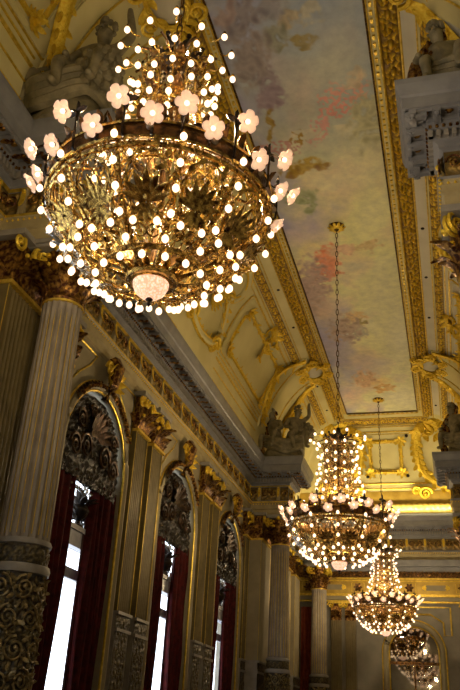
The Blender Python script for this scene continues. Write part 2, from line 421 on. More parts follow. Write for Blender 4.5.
# ------------------------------------------------------------------ columns and pilasters
def capital(mb, c, r, z0, z1, half, faces=None, mm='antique_gold'):
    c = V(c); H = z1 - z0
    mb.lathe([(r * 1.08, z0 - .03), (r * 1.12, z0), (r * 1.04, z0 + .03), (r * 1.0, z0 + .1), (r * 1.05, z0 + H * .55), (r * 1.35, z1 - .12)], (c.x, c.y, 0), 20, mm)
    for row, (zz, L, n, a0, rr) in enumerate(((z0 + .02, H * .46, 8, 0, r * 1.03), (z0 + .06, H * .74, 8, pi / 8, r * 1.0))):
        for i in range(n):
            a = a0 + 2 * pi * i / n; o = V((cos(a), sin(a), 0))
            mb.leaf((c.x + o.x * rr, c.y + o.y * rr, zz), (0, 0, 1), o, L, r * .72, 1.9, mm, .02, 7, 3)
    for i in range(4):
        a = pi / 4 + pi / 2 * i; o = V((cos(a), sin(a), 0)); t = V((0, 0, 1))
        q = V((c.x, c.y, z1 - .20)) + o * (r * 1.45)
        for k in (-.035, .035):
            mb.spiral(q + V((-o.y, o.x, 0)) * k, -o, -t if False else t, .15, 1.7, .03, 'gold', a0=pi * .5)
        mb.tube([V((c.x, c.y, z0 + H * .45)) + o * r * 1.05, V((c.x, c.y, z1 - .25)) + o * r * 1.1, q + t * .15], .03, mm)
        o2 = V((cos(a - pi / 4), sin(a - pi / 4), 0)); mb.ball(V((c.x, c.y, z1 - .08)) + o2 * (r * 1.4), .07, 'gold', 7, 5)
        for dz, da in ((-.3, .35), (-.36, -.35), (-.16, .3)):
            o3 = V((cos(a + da), sin(a + da), 0)); mb.ball(V((c.x, c.y, z1 + dz)) + o3 * (r * 1.32), .035, 'gold', 6, 4)
    mb.box(c.x - half, c.x + half, c.y - half, c.y + half, z1 - .09, z1, 'stone')
def ring_relief(mb, c, r, z0, z1, amp, m, n=96, nv=40, s=.3):
    c = V(c); per = round(2 * pi * r / s)
    def fn(u, v):
        z = z0 + (z1 - z0) * v; h = swirl(u * per * s + .001, z - z0, s) * min(1, 12 * min(v, 1 - v) + .0)
        a = u * 2 * pi; R = r + amp * h
        return (c.x + R * cos(a), c.y + R * sin(a), z), min(1, max(0, h * 2 - .4))
    mb.grid(fn, n, nv, m, closed_u=True, at=True)
mat('drum_gilt', noisy((.14, .105, .045), (.40, .32, .15), 12, 4, .36, .6, bump=.5, bscale=45))
def column(x, y, label, ztop=ZA, group=None):
    e = empty('column', (x, y, ZF)); tag(e, label, 'column', group)
    z = lambda q: q - ZF
    b = MB(); b.box(-.36, .36, -.36, .36, 0, z(-.75), 'stone'); b.box(-.41, .41, -.41, .41, z(-.85), z(-.72), 'stone')
    b.lathe([(.38, z(-.72)), (.40, z(-.66)), (.36, z(-.6)), (.33, z(-.56)), (.35, z(-.5)), (.30, z(-.45))], (0, 0, 0), 32, 'gold_line'); b.build('base', e)
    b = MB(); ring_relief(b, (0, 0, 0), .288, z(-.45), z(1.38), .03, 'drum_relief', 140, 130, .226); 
    def cy(a, zz, off=.02): return V(((.288 + off) * cos(a), (.288 + off) * sin(a), zz))
    for row in range(6):
        zz = z(1.38) - .17 - .30 * row
        for i in range(8):
            a0 = 2 * pi * (i + .5 * (row % 2)) / 8; sg = 1 if (i + row) % 2 else -1; pts = []
            for k in range(25):
                u = k / 24; th = u * 1.9 * 2 * pi + pi / 2; q = .115 * (1 - .85 * u); pts.append(cy(a0 + sg * q * cos(th) / .3, zz + q * sin(th) * 1.15, .026))
            b.tube(pts, .014, 'drum_gilt', 5, rfn=lambda u: .017 * (1 - .4 * u)); b.ball(pts[-1], .026, 'drum_gilt', 7, 5)
            n = V((cos(a0), sin(a0), 0)); t = V((-sin(a0), cos(a0), 0))
            for k in range(5): th = k * 1.25 + row; b.leaf(cy(a0 + .11 * cos(th) / .3, zz + .12 * sin(th), .01), t * cos(th) + V((0, 0, 1)) * sin(th), n, .10, .05, .8, 'drum_gilt', .008, 4)
    b.build('carved_drum', e)
    b = MB(); b.lathe([(.28, z(1.36)), (.325, z(1.37)), (.335, z(1.42)), (.325, z(1.46)), (.28, z(1.47))], (0, 0, 0), 40, 'stone')
    b.lathe([(.28, z(1.66)), (.31, z(1.67)), (.315, z(1.70)), (.30, z(1.73)), (.26, z(1.74))], (0, 0, 0), 40, 'stone'); b.build('collar', e)
    b = MB(); ring_relief(b, (0, 0, 0), .285, z(1.46), z(1.67), .022, 'drum_relief', 96, 12, .21); b.build('carved_band', e)
    nf = 20; b = MB(); zc = ztop - .75
    def fn(u, v):
        a = u * 2 * pi; fl = abs(sin(u * pi * nf)) ** .6; R = (.275 - .03 * v) - .022 * fl + (.012 * v if v > .99 else 0)
        return V((R * cos(a), R * sin(a), z(1.72) + (zc - 1.72) * v))
    b.grid(fn, nf * 6, 8, 'shaft_stone', closed_u=True); b.build('shaft', e)
    b = MB()
    for i in range(nf):
        a = 2 * pi * (i + .5) / nf
        b.tube([((.256 - .03 * v) * cos(a), (.256 - .03 * v) * sin(a), z(1.78) + (zc - 1.9) * v) for v in (0, .5, 1)], .0055, 'gold_line', 4)  # reflections in the flutes drawn as thin gold rods
    b.lathe([(.24, z(zc - .06)), (.262, z(zc - .055)), (.265, z(zc - .03)), (.24, z(zc - .02))], (0, 0, 0), 30, 'gold_line'); b.build('gilt_and_glint_lines', e)
    b = MB(); capital(b, (0, 0, 0), .25, z(zc), z(ztop), .40); b.build('capital', e)
    return e
column(-4.5, 7.8, 'large fluted column at the left edge, beside the first window')
column(-4.5, 21.65, 'grey fluted column under the projecting cornice beside the far chandeliers', ztop=ZA)
column(.58, 7.96, 'fluted column at the right edge, mostly its dark scrolled capital in view')
column(.58, 21.7, 'far right fluted column under the distant grey cornice block')
column(-4.3, 27.3, 'small pale fluted column standing in front of the far wall', ztop=5.2)
def flat_capital(mb, S, d, y0, y1, z0, z1, mm='antique_gold'):
    H = z1 - z0; w = y1 - y0; n = max(2, round(w / .24))
    def q(a, b, c): return S.P(a, b, c)
    mb.obox(q(d / 2, (y0 + y1) / 2, (z0 + z1) / 2), V((d / 2, 0, 0)), V((0, w / 2 * .92, 0)), V((0, 0, H / 2)), mm)
    o = S.n; up = V((0, 0, 1))
    mb.obox(q(d / 2 + .02, (y0 + y1) / 2, z0), V((d / 2 + .03, 0, 0)), V((0, w / 2 + .02, 0)), up * .025, 'gold_line')
    for r, (L, off) in enumerate(((H * .48, 0), (H * .78, .5))):
        for i in range(n if r == 0 else n - 1):
            mb.leaf(q(d + .005, y0 + w * (i + .5 + off) / n, z0 + .03), up, o, L, w / n * 1.05, 1.9, mm, .02, 6)
    for sy in (y0, y1):      # leaves on the returns
        sgn = -1 if sy == y0 else 1
        mb.leaf(q(d * .6, sy, z0 + .03), up, (0, sgn, 0), H * .5, .2, 1.8, mm, .02, 6)
        mb.spiral(q(d + .06, sy + sgn * .02, z1 - .17), (0, sgn, 0), up, .13, 1.6, .03, 'gold', a0=pi / 2)
        mb.spiral(q(d + .10, sy - sgn * w * .28, z1 - .19), (0, -sgn, 0), up, .09, 1.5, .022, 'gold', a0=pi / 2)
    for k in range(7): mb.ball(q(d + .07 + .05 * random.random(), y0 + w * random.random(), z0 + H * (.35 + .5 * random.random())), .032, 'gold', 6, 4)
    mb.obox(q(d / 2 + .05, (y0 + y1) / 2, z1 - .04), V((d / 2 + .07, 0, 0)), V((0, w / 2 + .06, 0)), up * .04, 'stone')
def pilaster(S, d, y0, y1, label, group=None, ztop=ZA, mt='olive', zc=4.72, low=1.62):
    yc = (y0 + y1) / 2; e = empty('pilaster', S.P(0, yc, ZF)); tag(e, label, 'pilaster', group)
    base = S.P(0, yc, ZF)
    def mk(b, nm, lab=None):
        b.v = [tuple(V(p) - base) for p in b.v]; o = b.build(nm, e)
        if lab: o['label'] = lab
    b = MB(); w = y1 - y0; nf = max(3, round(w / .085))
    # fluted front as a folded grid
    def fn(u, v):
        y = y0 + w * u; z = low + (zc - low) * v; fr = frac(u * nf); fl = (sin(pi * fr) ** .7) * .02 if .06 < u < .94 else 0
        return S.P(d - fl, y, z)
    b.grid(fn, nf * 6, 1, mt)
    for yy in (y0, y1): b.grid(lambda u, v, yy=yy: S.P(d * u, yy, low + (zc - low) * v), 1, 1, mt)
    mk(b, 'shaft')
    b = MB()
    for yy in (y0 + .012, y1 - .012): b.tube([S.P(d + .002, yy, low), S.P(d + .002, yy, zc)], .006, 'gold_line', 4)
    mk(b, 'gilt_and_glint_lines')
    b = MB()
    def fn2(u, v):
        y = y0 + w * u; z = -.6 + (low - .3 + .6) * v; h = swirl(y - y0, z + .6, w / max(1, round(w / .3))) * min(1, 8 * min(u, 1 - u)); return S.P(d + .005 + .025 * h, y, z), min(1, max(0, h * 2 - .5))
    b.grid(fn2, 24, 70, 'drum_relief', at=True)
    def fn3(u, v):
        y = y0 + w * u; z = low - .26 + .22 * v; h = swirl(y - y0, v * .22, .22) * min(1, 8 * min(v, 1 - v)); return S.P(d + .01 + .02 * h, y, z), min(1, max(0, h * 2 - .5))
    b.grid(fn3, 20, 12, 'drum_relief', at=True)
    for z in (low - .28, low - .02): b.obox(S.P(d / 2 + .015, yc, z), V((d / 2 + .03, 0, 0)), V((0, w / 2 + .02, 0)), V((0, 0, .025)), 'stone')
    for yy in (y0, y1): b.grid(lambda u, v, yy=yy: S.P(d * u, yy, ZF + (low - ZF) * v), 1, 1, 'stone')
    b.obox(S.P(d / 2 + .02, yc, (ZF - .6) / 2), V((d / 2 + .04, 0, 0)), V((0, w / 2 + .04, 0)), V((0, 0, (-.6 - ZF) / 2)), 'stone')
    mk(b, 'carved_pedestal')
    b = MB(); flat_capital(b, S, d, y0, y1, zc, ztop); mk(b, 'capital')
    return e
for i, (y0, a) in enumerate(((12.32, 'between the first and second windows'), (16.50, 'between the second and third windows'))):
    pilaster(LW, .10, y0, y0 + .58, 'olive fluted pilaster %s, left of its pair' % a)
    pilaster(LW, .10, y0 + .82, y0 + 1.40, 'olive fluted pilaster %s, right of its pair' % a)
pilaster(LW, .42, 7.15, 8.5, 'broad olive fluted pilaster at the left edge behind the large column', mt='olive')
pilaster(LW, .10, 9.0, 9.6, 'slim olive pilaster hidden behind the large column, left of the first window')
pilaster(LW, .10, 20.55, 21.0, 'narrow olive pilaster right of the third window')
pilaster(LW, .42, 21.05, 22.3, 'broad gold-edged pilaster behind the grey fluted column', mt='plaster')
pilaster(LW, .36, 24.9, 25.7, 'pale pilaster right of the grey column, the nearer one', mt='plaster')
pilaster(LW, .36, 26.4, 27.3, 'pale pilaster next to the far wall on the window side', mt='plaster')
pilaster(RW, .42, 7.3, 8.6, 'broad pilaster at the right edge behind the near column', mt='plaster')
pilaster(RW, .42, 21.0, 22.4, 'broad pilaster behind the far right column', mt='plaster')
BLOBS = [(-1.79,8.50,0.21,0.13,-0.19,0.45,0.42,0.36),(-1.74,8.95,0.25,0.07,-0.18,0.34,0.30,0.18),(-2.10,8.79,0.16,0.16,-0.21,0.36,0.37,0.34),(-1.50,8.45,0.15,0.17,-0.17,0.50,0.50,0.47),(-2.09,8.28,0.18,0.18,-0.21,0.36,0.36,0.40),(-1.19,10.30,0.27,0.29,-0.13,0.62,0.42,0.40),(-1.41,10.57,0.21,0.20,-0.14,0.60,0.40,0.38),(-0.98,9.94,0.13,0.14,-0.12,0.66,0.60,0.52),(-1.63,10.89,0.14,0.16,-0.15,0.58,0.42,0.42),(-1.82,11.29,0.11,0.14,-0.16,0.55,0.42,0.40),(-2.23,11.26,0.13,0.11,-0.18,0.36,0.27,0.10),(-2.61,10.78,0.04,0.32,-0.21,0.40,0.34,0.20),(-2.62,11.47,0.30,0.17,-0.21,0.46,0.33,0.33),(-2.20,12.04,0.31,0.15,-0.17,0.48,0.40,0.20),(-1.87,12.10,0.11,0.12,-0.15,0.38,0.30,0.10),(-2.51,12.13,0.15,0.15,-0.19,0.40,0.32,0.15),(-2.47,10.06,0.20,0.29,-0.21,0.42,0.38,0.44),(-2.45,9.56,0.15,0.20,-0.22,0.40,0.37,0.42),(-2.46,12.96,0.28,0.20,-0.18,0.42,0.46,0.36),(-2.31,13.30,0.12,0.21,-0.17,0.42,0.45,0.36),(-1.78,12.56,0.58,0.32,-0.14,0.66,0.58,0.45),(-0.94,12.40,0.38,0.96,-0.10,0.62,0.60,0.44),(-1.58,14.17,0.53,0.69,-0.12,0.66,0.62,0.36),(-2.71,14.35,0.35,0.39,-0.18,0.50,0.44,0.48),(-2.26,15.57,0.23,0.53,-0.15,0.66,0.38,0.30),(-2.47,15.98,0.21,0.46,-0.15,0.62,0.40,0.34),(-1.84,15.34,0.36,0.21,-0.13,0.56,0.50,0.36),(-1.32,15.01,0.22,0.16,-0.10,0.58,0.52,0.38),(-1.60,15.86,0.41,0.22,-0.11,0.46,0.46,0.40),(-1.92,15.11,0.22,0.21,-0.13,0.66,0.56,0.48),(-1.06,13.71,0.41,0.73,-0.10,0.66,0.63,0.42),(-2.89,16.78,0.34,1.02,-0.17,0.52,0.46,0.46),(-2.68,17.86,0.36,0.66,-0.15,0.56,0.46,0.40),(-1.97,18.42,0.23,0.28,-0.12,0.66,0.56,0.40),(-1.81,18.68,0.10,0.23,-0.11,0.36,0.32,0.16),(-2.01,19.30,0.27,0.30,-0.11,0.50,0.50,0.46),(-2.31,19.07,0.32,0.60,-0.13,0.50,0.44,0.42),(-1.19,17.06,0.60,1.57,-0.09,0.68,0.64,0.44),(-2.63,20.42,0.45,0.61,-0.13,0.42,0.40,0.46),(-1.48,21.34,0.43,0.43,-0.08,0.46,0.45,0.46),(-1.77,21.95,0.35,0.45,-0.09,0.50,0.46,0.42),(-1.75,22.72,0.42,0.31,-0.09,0.60,0.47,0.24),(-1.58,23.22,0.25,0.24,-0.08,0.56,0.42,0.24),(-2.12,22.36,0.27,0.46,-0.10,0.60,0.50,0.42),(-2.73,23.65,0.38,0.68,-0.12,0.64,0.53,0.46),(-1.15,23.86,0.62,0.86,-0.07,0.68,0.66,0.50),(-1.98,21.06,0.40,0.63,-0.10,0.50,0.44,0.44),(-2.59,8.37,0.24,0.34,-0.25,0.34,0.33,0.37),(-2.62,9.19,0.26,0.43,-0.24,0.36,0.34,0.36),(-2.79,8.23,0.12,0.19,-0.27,0.40,0.36,0.38),(-0.89,19.90,0.38,2.01,-0.07,0.66,0.65,0.50),(-1.13,9.18,0.41,0.51,-0.13,0.46,0.48,0.47),(-1.37,9.68,0.49,0.45,-0.14,0.50,0.51,0.46),(-0.80,11.01,0.31,0.53,-0.10,0.56,0.56,0.46),]
# ------------------------------------------------------------------ ceiling painting
def lerp(a, b, t): t = max(0, min(1, t)); return tuple(x + (y - x) * t for x, y in zip(a, b))
def paint(x, y):
    u = (x - PX0) / (PX1 - PX0)
    keys = [(-7, (.32, .37, .50)), (7.5, (.30, .36, .46)), (9, (.36, .41, .47)), (11, (.43, .46, .42)), (13, (.54, .54, .36)), (16, (.62, .59, .36)), (19, (.66, .62, .40)), (25, (.62, .60, .44))]
    c = keys[-1][1]
    for (a, ca), (b, cb) in zip(keys, keys[1:]):
        if y < b: c = lerp(ca, cb, (y - a) / (b - a)); break
    n = noise.fractal(V((x * .9, y * .6, 1.3)), 1, 2, 5); n2 = noise.fractal(V((x * 1.6, y * 1.1, 7.3)), 1, 2, 5)
    c = lerp(c, (.34, .34, .50), (.5 - u) * 1.3 + n * .9)
    c = lerp(c, (.70, .64, .50) if y > 11 else (.52, .53, .48), max(0, n2 * .8) * .8)
    c = lerp(c, (.60, .44, .42), max(0, noise.fractal(V((x * 1.2, y * .8, 17.3)), 1, 2, 4)) * .35)
    wx = x + .10 * noise.noise(V((x * 4, y * 4, 3))) + .05 * noise.noise(V((x * 11, y * 11, 5))); wy = y + .2 * noise.noise(V((x * 3, y * 3, 9))) + .07 * noise.noise(V((x * 10, y * 10, 2)))
    fine = noise.noise(V((x * 16, y * 12, 4))); mid = noise.noise(V((x * 7, y * 5, 11)))
    for bx, by, rx, ry, sk, r, g, b in BLOBS:
        dy = (wy - by); dx = (wx - bx - sk * dy) / rx; dy /= ry; d = dx * dx + dy * dy
        if d < 4:
            if rx >= .35: c = lerp(c, (r, g, b), exp(-d * .9) * .8); continue
            pink = r > g * 1.3 and by < 13
            k = exp(-d * .55) * (1.1 + 1.3 * mid + (3.2 * fine - .35 if pink else .5 * fine)); k = max(0, min(.95, (k - .25) * 2.4))
            av = (r + g + b) / 3; f = (.05 if by < 9.5 else .18) + .45 * abs(mid)
            c = lerp(c, tuple(max(.02, q + (q - av) * .35 - (.05 if pink else f * .45)) for q in (r, g, b)), k)
    return c
nu = 120; yr = [-7 + .35 * i for i in range(40)] + [7 + (PYE - 7) * i / 900 for i in range(901)]; nv = len(yr) - 1
vs = [(PX0 + (PX1 - PX0) * i / nu, y, 9.935) for y in yr for i in range(nu + 1)]
fs = [(j * (nu + 1) + i, j * (nu + 1) + i + 1, (j + 1) * (nu + 1) + i + 1, (j + 1) * (nu + 1) + i) for j in range(nv) for i in range(nu)]
me = bpy.data.meshes.new('ceiling_painting'); me.from_pydata(vs, [], fs); me.materials.append(MATS['fresco'])
ca = me.color_attributes.new('paint', 'FLOAT_COLOR', 'POINT')
dat = []
for v in vs:
    c = paint(v[0], v[1]); dat += [min(.95, q * q * .9 + q * 1.05) for q in c] + [1]
ca.data.foreach_set('color', dat)
po = bpy.data.objects.new('ceiling_painting', me); col.objects.link(po)
tag(po, 'long ceiling painting of pale clouds and drifting figures in a gilded frame', 'painting')
m = MB(); zf = 9.93
def fbox(x0, x1, y0, y1, z0, z1, mt): m.box(x0, x1, y0, y1, z0, z1, mt)
for x, s in ((PX0, -1), (PX1, 1)):
    a, b = sorted((x, x + s * .165)); fbox(a, b, -7, PYE + .165, zf - .03, zf + .02, 'ceiling_plaster')
    m.tube([(x, -7, zf - .03), (x, PYE, zf - .03)], .018, 'bronze'); m.tube([(x + s * .03, -7, zf - .04), (x + s * .03, PYE, zf - .04)], .014, 'gold_line')
    m.tube([(x + s * .165, -7, zf - .03), (x + s * .165, PYE + .16, zf - .03)], .022, 'gold_line')
    y = -2.
    while y < PYE:
        m.box(x + s * .09 - .022, x + s * .09 + .022, y, y + .085, zf - .055, zf - .02, 'gold_line'); y += .16
fbox(PX0, PX1, PYE, PYE + .165, zf - .03, zf + .02, 'ceiling_plaster')
for q, mt in ((0, 'bronze'), (.165, 'gold_line')): m.tube([(PX0, PYE + q, zf - .03), (PX1, PYE + q, zf - .03)], .02, mt)
x = PX0 + .05
while x < PX1: m.box(x, x + .085, PYE + .07, PYE + .11, zf - .055, zf - .02, 'gold_line'); x += .16
m.build('frame', po)

# ------------------------------------------------------------------ cove ornament
def h2t(h): return math.asin(max(0, min(1, (h - CH) / CD))) / (pi / 2)
def surf(side, h, y, off=0.):
    if h <= CH: return V((CC + side * h, y, ZT - off)), V((0, 0, -1))
    return cove(side, h2t(h), y, off)
def crs(pts, n=10):
    out = []
    P = [pts[0]] + list(pts) + [pts[-1]]
    for i in range(1, len(P) - 2):
        for k in range(n):
            t = k / n; a, b, c, d = P[i - 1], P[i], P[i + 1], P[i + 2]
            out.append(tuple(.5 * (2 * q + (r - p) * t + (2 * p - 5 * q + 4 * r - s) * t * t + (3 * q - p - 3 * r + s) * t ** 3) for p, q, r, s in zip(a, b, c, d)))
    out.append(tuple(pts[-1])); return out
def on_cove(side, pts, off=.02): return [cove(side, max(0, t), y, off)[0] for t, y in pts]
def on_ecove(pts, off=.02): return [ecove(max(0, t), x, off)[0] for t, x in pts]
def relief_band(mb, side, h0, h1, y0, y1, amp=.05, base=.015, s=.32, mt='gilt_relief', n=9, dy=.045):
    nv = int((y1 - y0) / dy); hw = abs(h1 - h0)
    def fn(u, v):
        h = h0 + (h1 - h0) * u; y = y0 + (y1 - y0) * v; e = min(1, 5 * min(u, 1 - u)); r = swirl(h - h0, y + 50, s) * e
        return surf(side, h, y, base + amp * r)[0], min(1, max(0, r * 2.2 - .25))
    mb.grid(fn, n, nv, mt, at=True)
def leaf_path(mb, pts, nrm, w, mt, step=.13, L=.2, seed=1):
    rnd = random.Random(seed); acc = 0; k = 0
    for a, b in zip(pts, pts[1:]):
        acc += (b - a).length
        if acc >= step:
            acc = 0; k += 1; t = (b - a).normalized(); n = nrm(b); sd = t.cross(n) * (1 if k % 2 else -1)
            mb.leaf(b + n * .02, (t * .8 + sd).normalized(), n, L * (.8 + .4 * rnd.random()), L * .55, .9, mt, .01, 4)
            if k % 2: mb.ball(b + n * .05, w * .35, mt, 6, 4)
RIBS = [(20.55, 22.55), (6.95, 8.65)]
def cn(side):
    c = V((CC + side * .6, 0, 7.0))
    return lambda p: (V((c.x, p.y, c.z + .8)) - p).normalized()
for side, nm in ((-1, 'left'), (1, 'right')):
    base = MB()
    # cream field strip between the gilded borders
    pm = 'ceiling_plaster' if side < 0 else 'ceiling_grey'  # greyer strip on the right: daylight on the cream put into its colour
    base.grid(lambda u, v: surf(side, 1.67 + .27 * u, -7 + (25.6 + 7) * v, .008)[0], 4, 60, pm)
    base.grid(lambda u, v: surf(side, 2.18 + .42 * u, -7 + (25.6 + 7) * v, .006)[0], 6, 60, pm)
    for h, r in ((1.35, .022), (1.68, .022), (1.93, .014), (2.22, .016), (2.30, .010)):
        base.tube([surf(side, h, y, .012)[0] for y in (-7, 5, 12, 20, 25.9)], r, 'gold_line')
    o = base.build('trim_%d' % (8 if side < 0 else 9)); tag(o, 'gilded and cream border mouldings along the %s side of the ceiling' % nm, kind='structure')
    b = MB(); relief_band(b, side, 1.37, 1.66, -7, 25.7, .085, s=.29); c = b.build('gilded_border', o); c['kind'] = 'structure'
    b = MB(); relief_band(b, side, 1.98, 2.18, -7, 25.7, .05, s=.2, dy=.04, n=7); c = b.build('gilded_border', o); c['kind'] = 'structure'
    b = MB(); y = -1.9
    while y < 25:
        p, n = surf(side, 1.80 if frac(y) > -1 else 0, y, .015); b.ball(p, .045, 'black_iron', 8, 4, (1, 1, .5)); y += 2.05
    c = b.build('socket_row', o); c['kind'] = 'structure'
    # lower mouldings
    b = MB()
    for t, r in ((.77, .02), (.80, .035), (.86, .018), (.93, .04)):
        b.tube([cove(side, t, y, .01)[0] for y in (-7, 6.8)], r, 'gold_line'); b.tube([cove(side, t, y, .01)[0] for y in (8.7, 13.4)], r, 'gold_line')
        b.tube([cove(side, t, y, .01)[0] for y in (16.1, 20.4)], r, 'gold_line'); b.tube([cove(side, t, y, .01)[0] for y in (22.6, 26.0)], r, 'gold_line')
    c = b.build('lower_moulding', o); c['kind'] = 'structure'
    # panels
    for k, (y0, y1, lab) in enumerate(((16.6, 20.2, 'beyond the scroll cartouche'), (9.3, 12.9, 'on the nearer side of the scroll cartouche'), (2.6, 6.6, 'nearest the viewer'), (23.2, 25.0, 'beyond the far cornice block'))):
        e = MB()
        def rect(ta, tb, ya, yb, cut=.0):
            pts = [(ta, ya + cut), (ta, (ya + yb) / 2), (ta, yb - cut), (ta + cut * .2, yb), (tb - cut * .2, yb), (tb, yb - cut), (tb, (ya + yb) / 2), (tb, ya + cut), (tb - cut * .2, ya), (ta + cut * .2, ya)]
            out = []
            for i, p in enumerate(pts):
                q = pts[(i + 1) % len(pts)]
                for s in range(6): out.append((p[0] + (q[0] - p[0]) * s / 6, p[1] + (q[1] - p[1]) * s / 6))
            return out
        inner = on_cove(side, rect(.40, .69, y0, y1, .25), .02)
        e.tube(inner, .045, 'gold', 6, closed=True); e.tube(on_cove(side, rect(.375, .715, y0 - .1, y1 + .1, .25), .01), .02, 'ceiling_plaster', 5, closed=True)
        e.tube(on_cove(side, rect(.31, .745, y0 - .42, y1 + .42, .1), .012), .02, 'gold_line', 5, closed=True)
        e.tube(on_cove(side, rect(.33, .735, y0 - .34, y1 + .34, .1), .012), .012, 'ceiling_plaster', 5, closed=True)
        if side < 0: lb = 'gold-framed plaster panel on the left cove, ' + lab
        else: lb = 'gold-framed plaster panel on the right cove, ' + lab
        oo = e.build('cove_panel'); tag(oo, lb, 'ceiling panel', 'framed panels of the coves')
        d = MB(); nf = cn(side)
        leaf_path(d, inner + inner[:1], nf, .05, 'gold', .22, .13, k)
        for (ta, ya) in ((.40, y0 + .1), (.40, y1 - .1), (.69, y0 + .1), (.69, y1 - .1)):
            p, n = cove(side, ta, ya, .03); s1 = V((0, 1, 0)); s2 = n.cross(s1)
            for i in range(7):
                a = i * .9; d.leaf(p, s1 * cos(a) + s2 * sin(a), n, .22, .11, .9, 'gold', .01, 4)
            d.ball(p + n * .03, .06, 'gold')
        d.build('corner_leaf', oo)
        if y1 - y0 > 3:      # hanging gilded trophy at the middle of the top edge
            g = MB(); ym = (y0 + y1) / 2 + .05
            pts = on_cove(side, crs([(.27, ym - .35), (.32, ym + .1), (.38, ym - .1), (.45, ym + .12), (.52, ym + .05)], 6), .05)
            g.tube(pts, .05, 'gold', 6, rfn=lambda u: .07 * (1 - u) + .015); leaf_path(g, pts, nf, .06, 'gold', .08, .26, 5)
            for sy in (-1, 1):
                pp = on_cove(side, crs([(.30, ym), (.29, ym + sy * .25), (.33, ym + sy * .45), (.37, ym + sy * .35)], 6), .04)
                g.tube(pp, .04, 'gold', 6, rfn=lambda u: .045 * (1 - .6 * u)); leaf_path(g, pp, nf, .05, 'gold', .1, .18, 8)
            g.build('gilded_trophy', oo)
    # central scroll cartouche between the panels
    for yc, lb in ((14.75, 'large gilded scroll cartouche midway along the %s cove' % nm), (1.2, 'large gilded scroll cartouche of the %s cove, behind the viewer' % nm)):
        e = MB(); nf = cn(side); gold = MB()
        for sy in (-1, 1):
            A = [(.26, 0), (.27, .45), (.32, .85), (.40, 1.0), (.47, .85), (.50, .6), (.55, .72), (.62, .95), (.70, 1.05), (.77, .8), (.80, .4), (.81, 0)]
            pts = crs([(t, yc + sy * q) for t, q in A], 8)
            P1 = on_cove(side, pts, .03); e.tube(P1, .1, 'ceiling_plaster', 7, rfn=lambda u: .085)
            for off in (-.022, .022): gold.tube(on_cove(side, [(t + off, y) for t, y in pts], .07), .028, 'gold', 5)
            gold.tube(on_cove(side, [(t, yc + (y - yc) * 1.15) for t, y in pts], .03), .02, 'gold_line', 5)
            leaf_path(gold, P1[30:], nf, .07, 'gold', .12, .24, 3)
            p, n = cove(side, .50, yc + sy * .55, .08); s1 = V((0, 1, 0)); s2 = n.cross(s1); gold.spiral(p, s1, s2, .2, 1.8, .04, 'gold'); gold.spiral(cove(side, .78, yc + sy * .85, .08)[0], s1, s2, .24, 1.8, .05, 'gold')
        oo = e.build('scroll_cartouche'); tag(oo, lb, 'cartouche', 'scroll cartouches of the coves')
        p, n = cove(side, .56, yc, .04); s1 = V((0, 1, 0)); s2 = n.cross(s1); s2 = s2 if s2.z > 0 else -s2
        for i in range(11):
            a = -pi / 2 + (i - 5) * .33; gold.leaf(p + s2 * .1, s1 * cos(a) + s2 * sin(a), n, .55 - .04 * abs(i - 5), .16, .5, 'gold', .012, 6)
            gold.leaf(p, s1 * cos(-a) + s2 * sin(-a), n, .35, .13, .6, 'gold', .012, 5)
        for i in range(9):
            a = (i - 4) * .42; q, n2 = cove(side, .25, yc, .05); gold.leaf(q, s1 * sin(a) - s2 * cos(a), n2, .34, .14, .8, 'gold', .012, 5); gold.leaf(q, s1 * sin(a) + s2 * cos(a), n2, .26, .12, .8, 'gold', .012, 5)
        gold.ball(p + n * .05, .1, 'gold', 8, 6); gold.build('gilded_scrollwork', oo)
    # transverse ribs with shields
    for k, (y0, y1) in enumerate(RIBS):
        e = MB(); gold = MB(); nf = cn(side); ym = (y0 + y1) / 2
        e.grid(lambda u, v: cove(side, .10 + .72 * v, y0 + (y1 - y0) * u, .05)[0], 4, 24, 'ceiling_plaster')
        for yy in (y0, y1): e.grid(lambda u, v, yy=yy: cove(side, .10 + .72 * v, yy, .05 * u)[0], 1, 24, 'ceiling_plaster')
        for yy, sg in ((y0 + .12, -1), (y1 - .12, 1)):
            pts = on_cove(side, [(.12 + .66 * i / 26, yy + sg * .42 * sin(i / 26 * pi) ** 2) for i in range(27)], .08)
            gold.tube(pts, .09, 'gold', 7, rfn=lambda u: (.11, .05)); leaf_path(gold, pts, nf, .07, 'gold', .11, .25, 2)
        for yy in (y0 + .4, y1 - .4): gold.tube(on_cove(side, [(.14 + .62 * i / 20, yy) for i in range(21)], .06), .02, 'gold_line', 5)
        oo = e.build('cove_rib'); tag(oo, 'transverse rib of the %s cove above the %s cornice block' % (nm, 'near' if k else 'far'), 'ceiling rib')
        gold.build('gilded_scrollwork', oo)
        sh = MB(); g2 = MB(); p, n = surf(side, 1.72, ym - .1, .10); s1 = V((0, 1, 0)); s2 = n.cross(s1)
        def shf(u, v, p=p, n=n, s1=s1, s2=s2):
            a = u * 2 * pi; r = v; return p + s1 * .42 * r * cos(a) + s2 * .26 * r * sin(a) + n * .10 * (1 - r * r)
        sh.grid(shf, 20, 6, 'ceiling_grey', closed_u=True)
        so = sh.build('shield_cartouche'); tag(so, 'pale oval shield in gilt scrolls on the %s ceiling border over the %s cornice block' % (nm, 'near' if k else 'far'), 'cartouche')
        ring = [p + s1 * .47 * cos(a * pi / 12) + s2 * .31 * sin(a * pi / 12) + n * .03 for a in range(24)]
        g2.tube(ring, .05, 'gold', 6, closed=True); leaf_path(g2, ring + ring[:3], lambda q, n=n: n, .06, 'gold', .13, .24, 4)
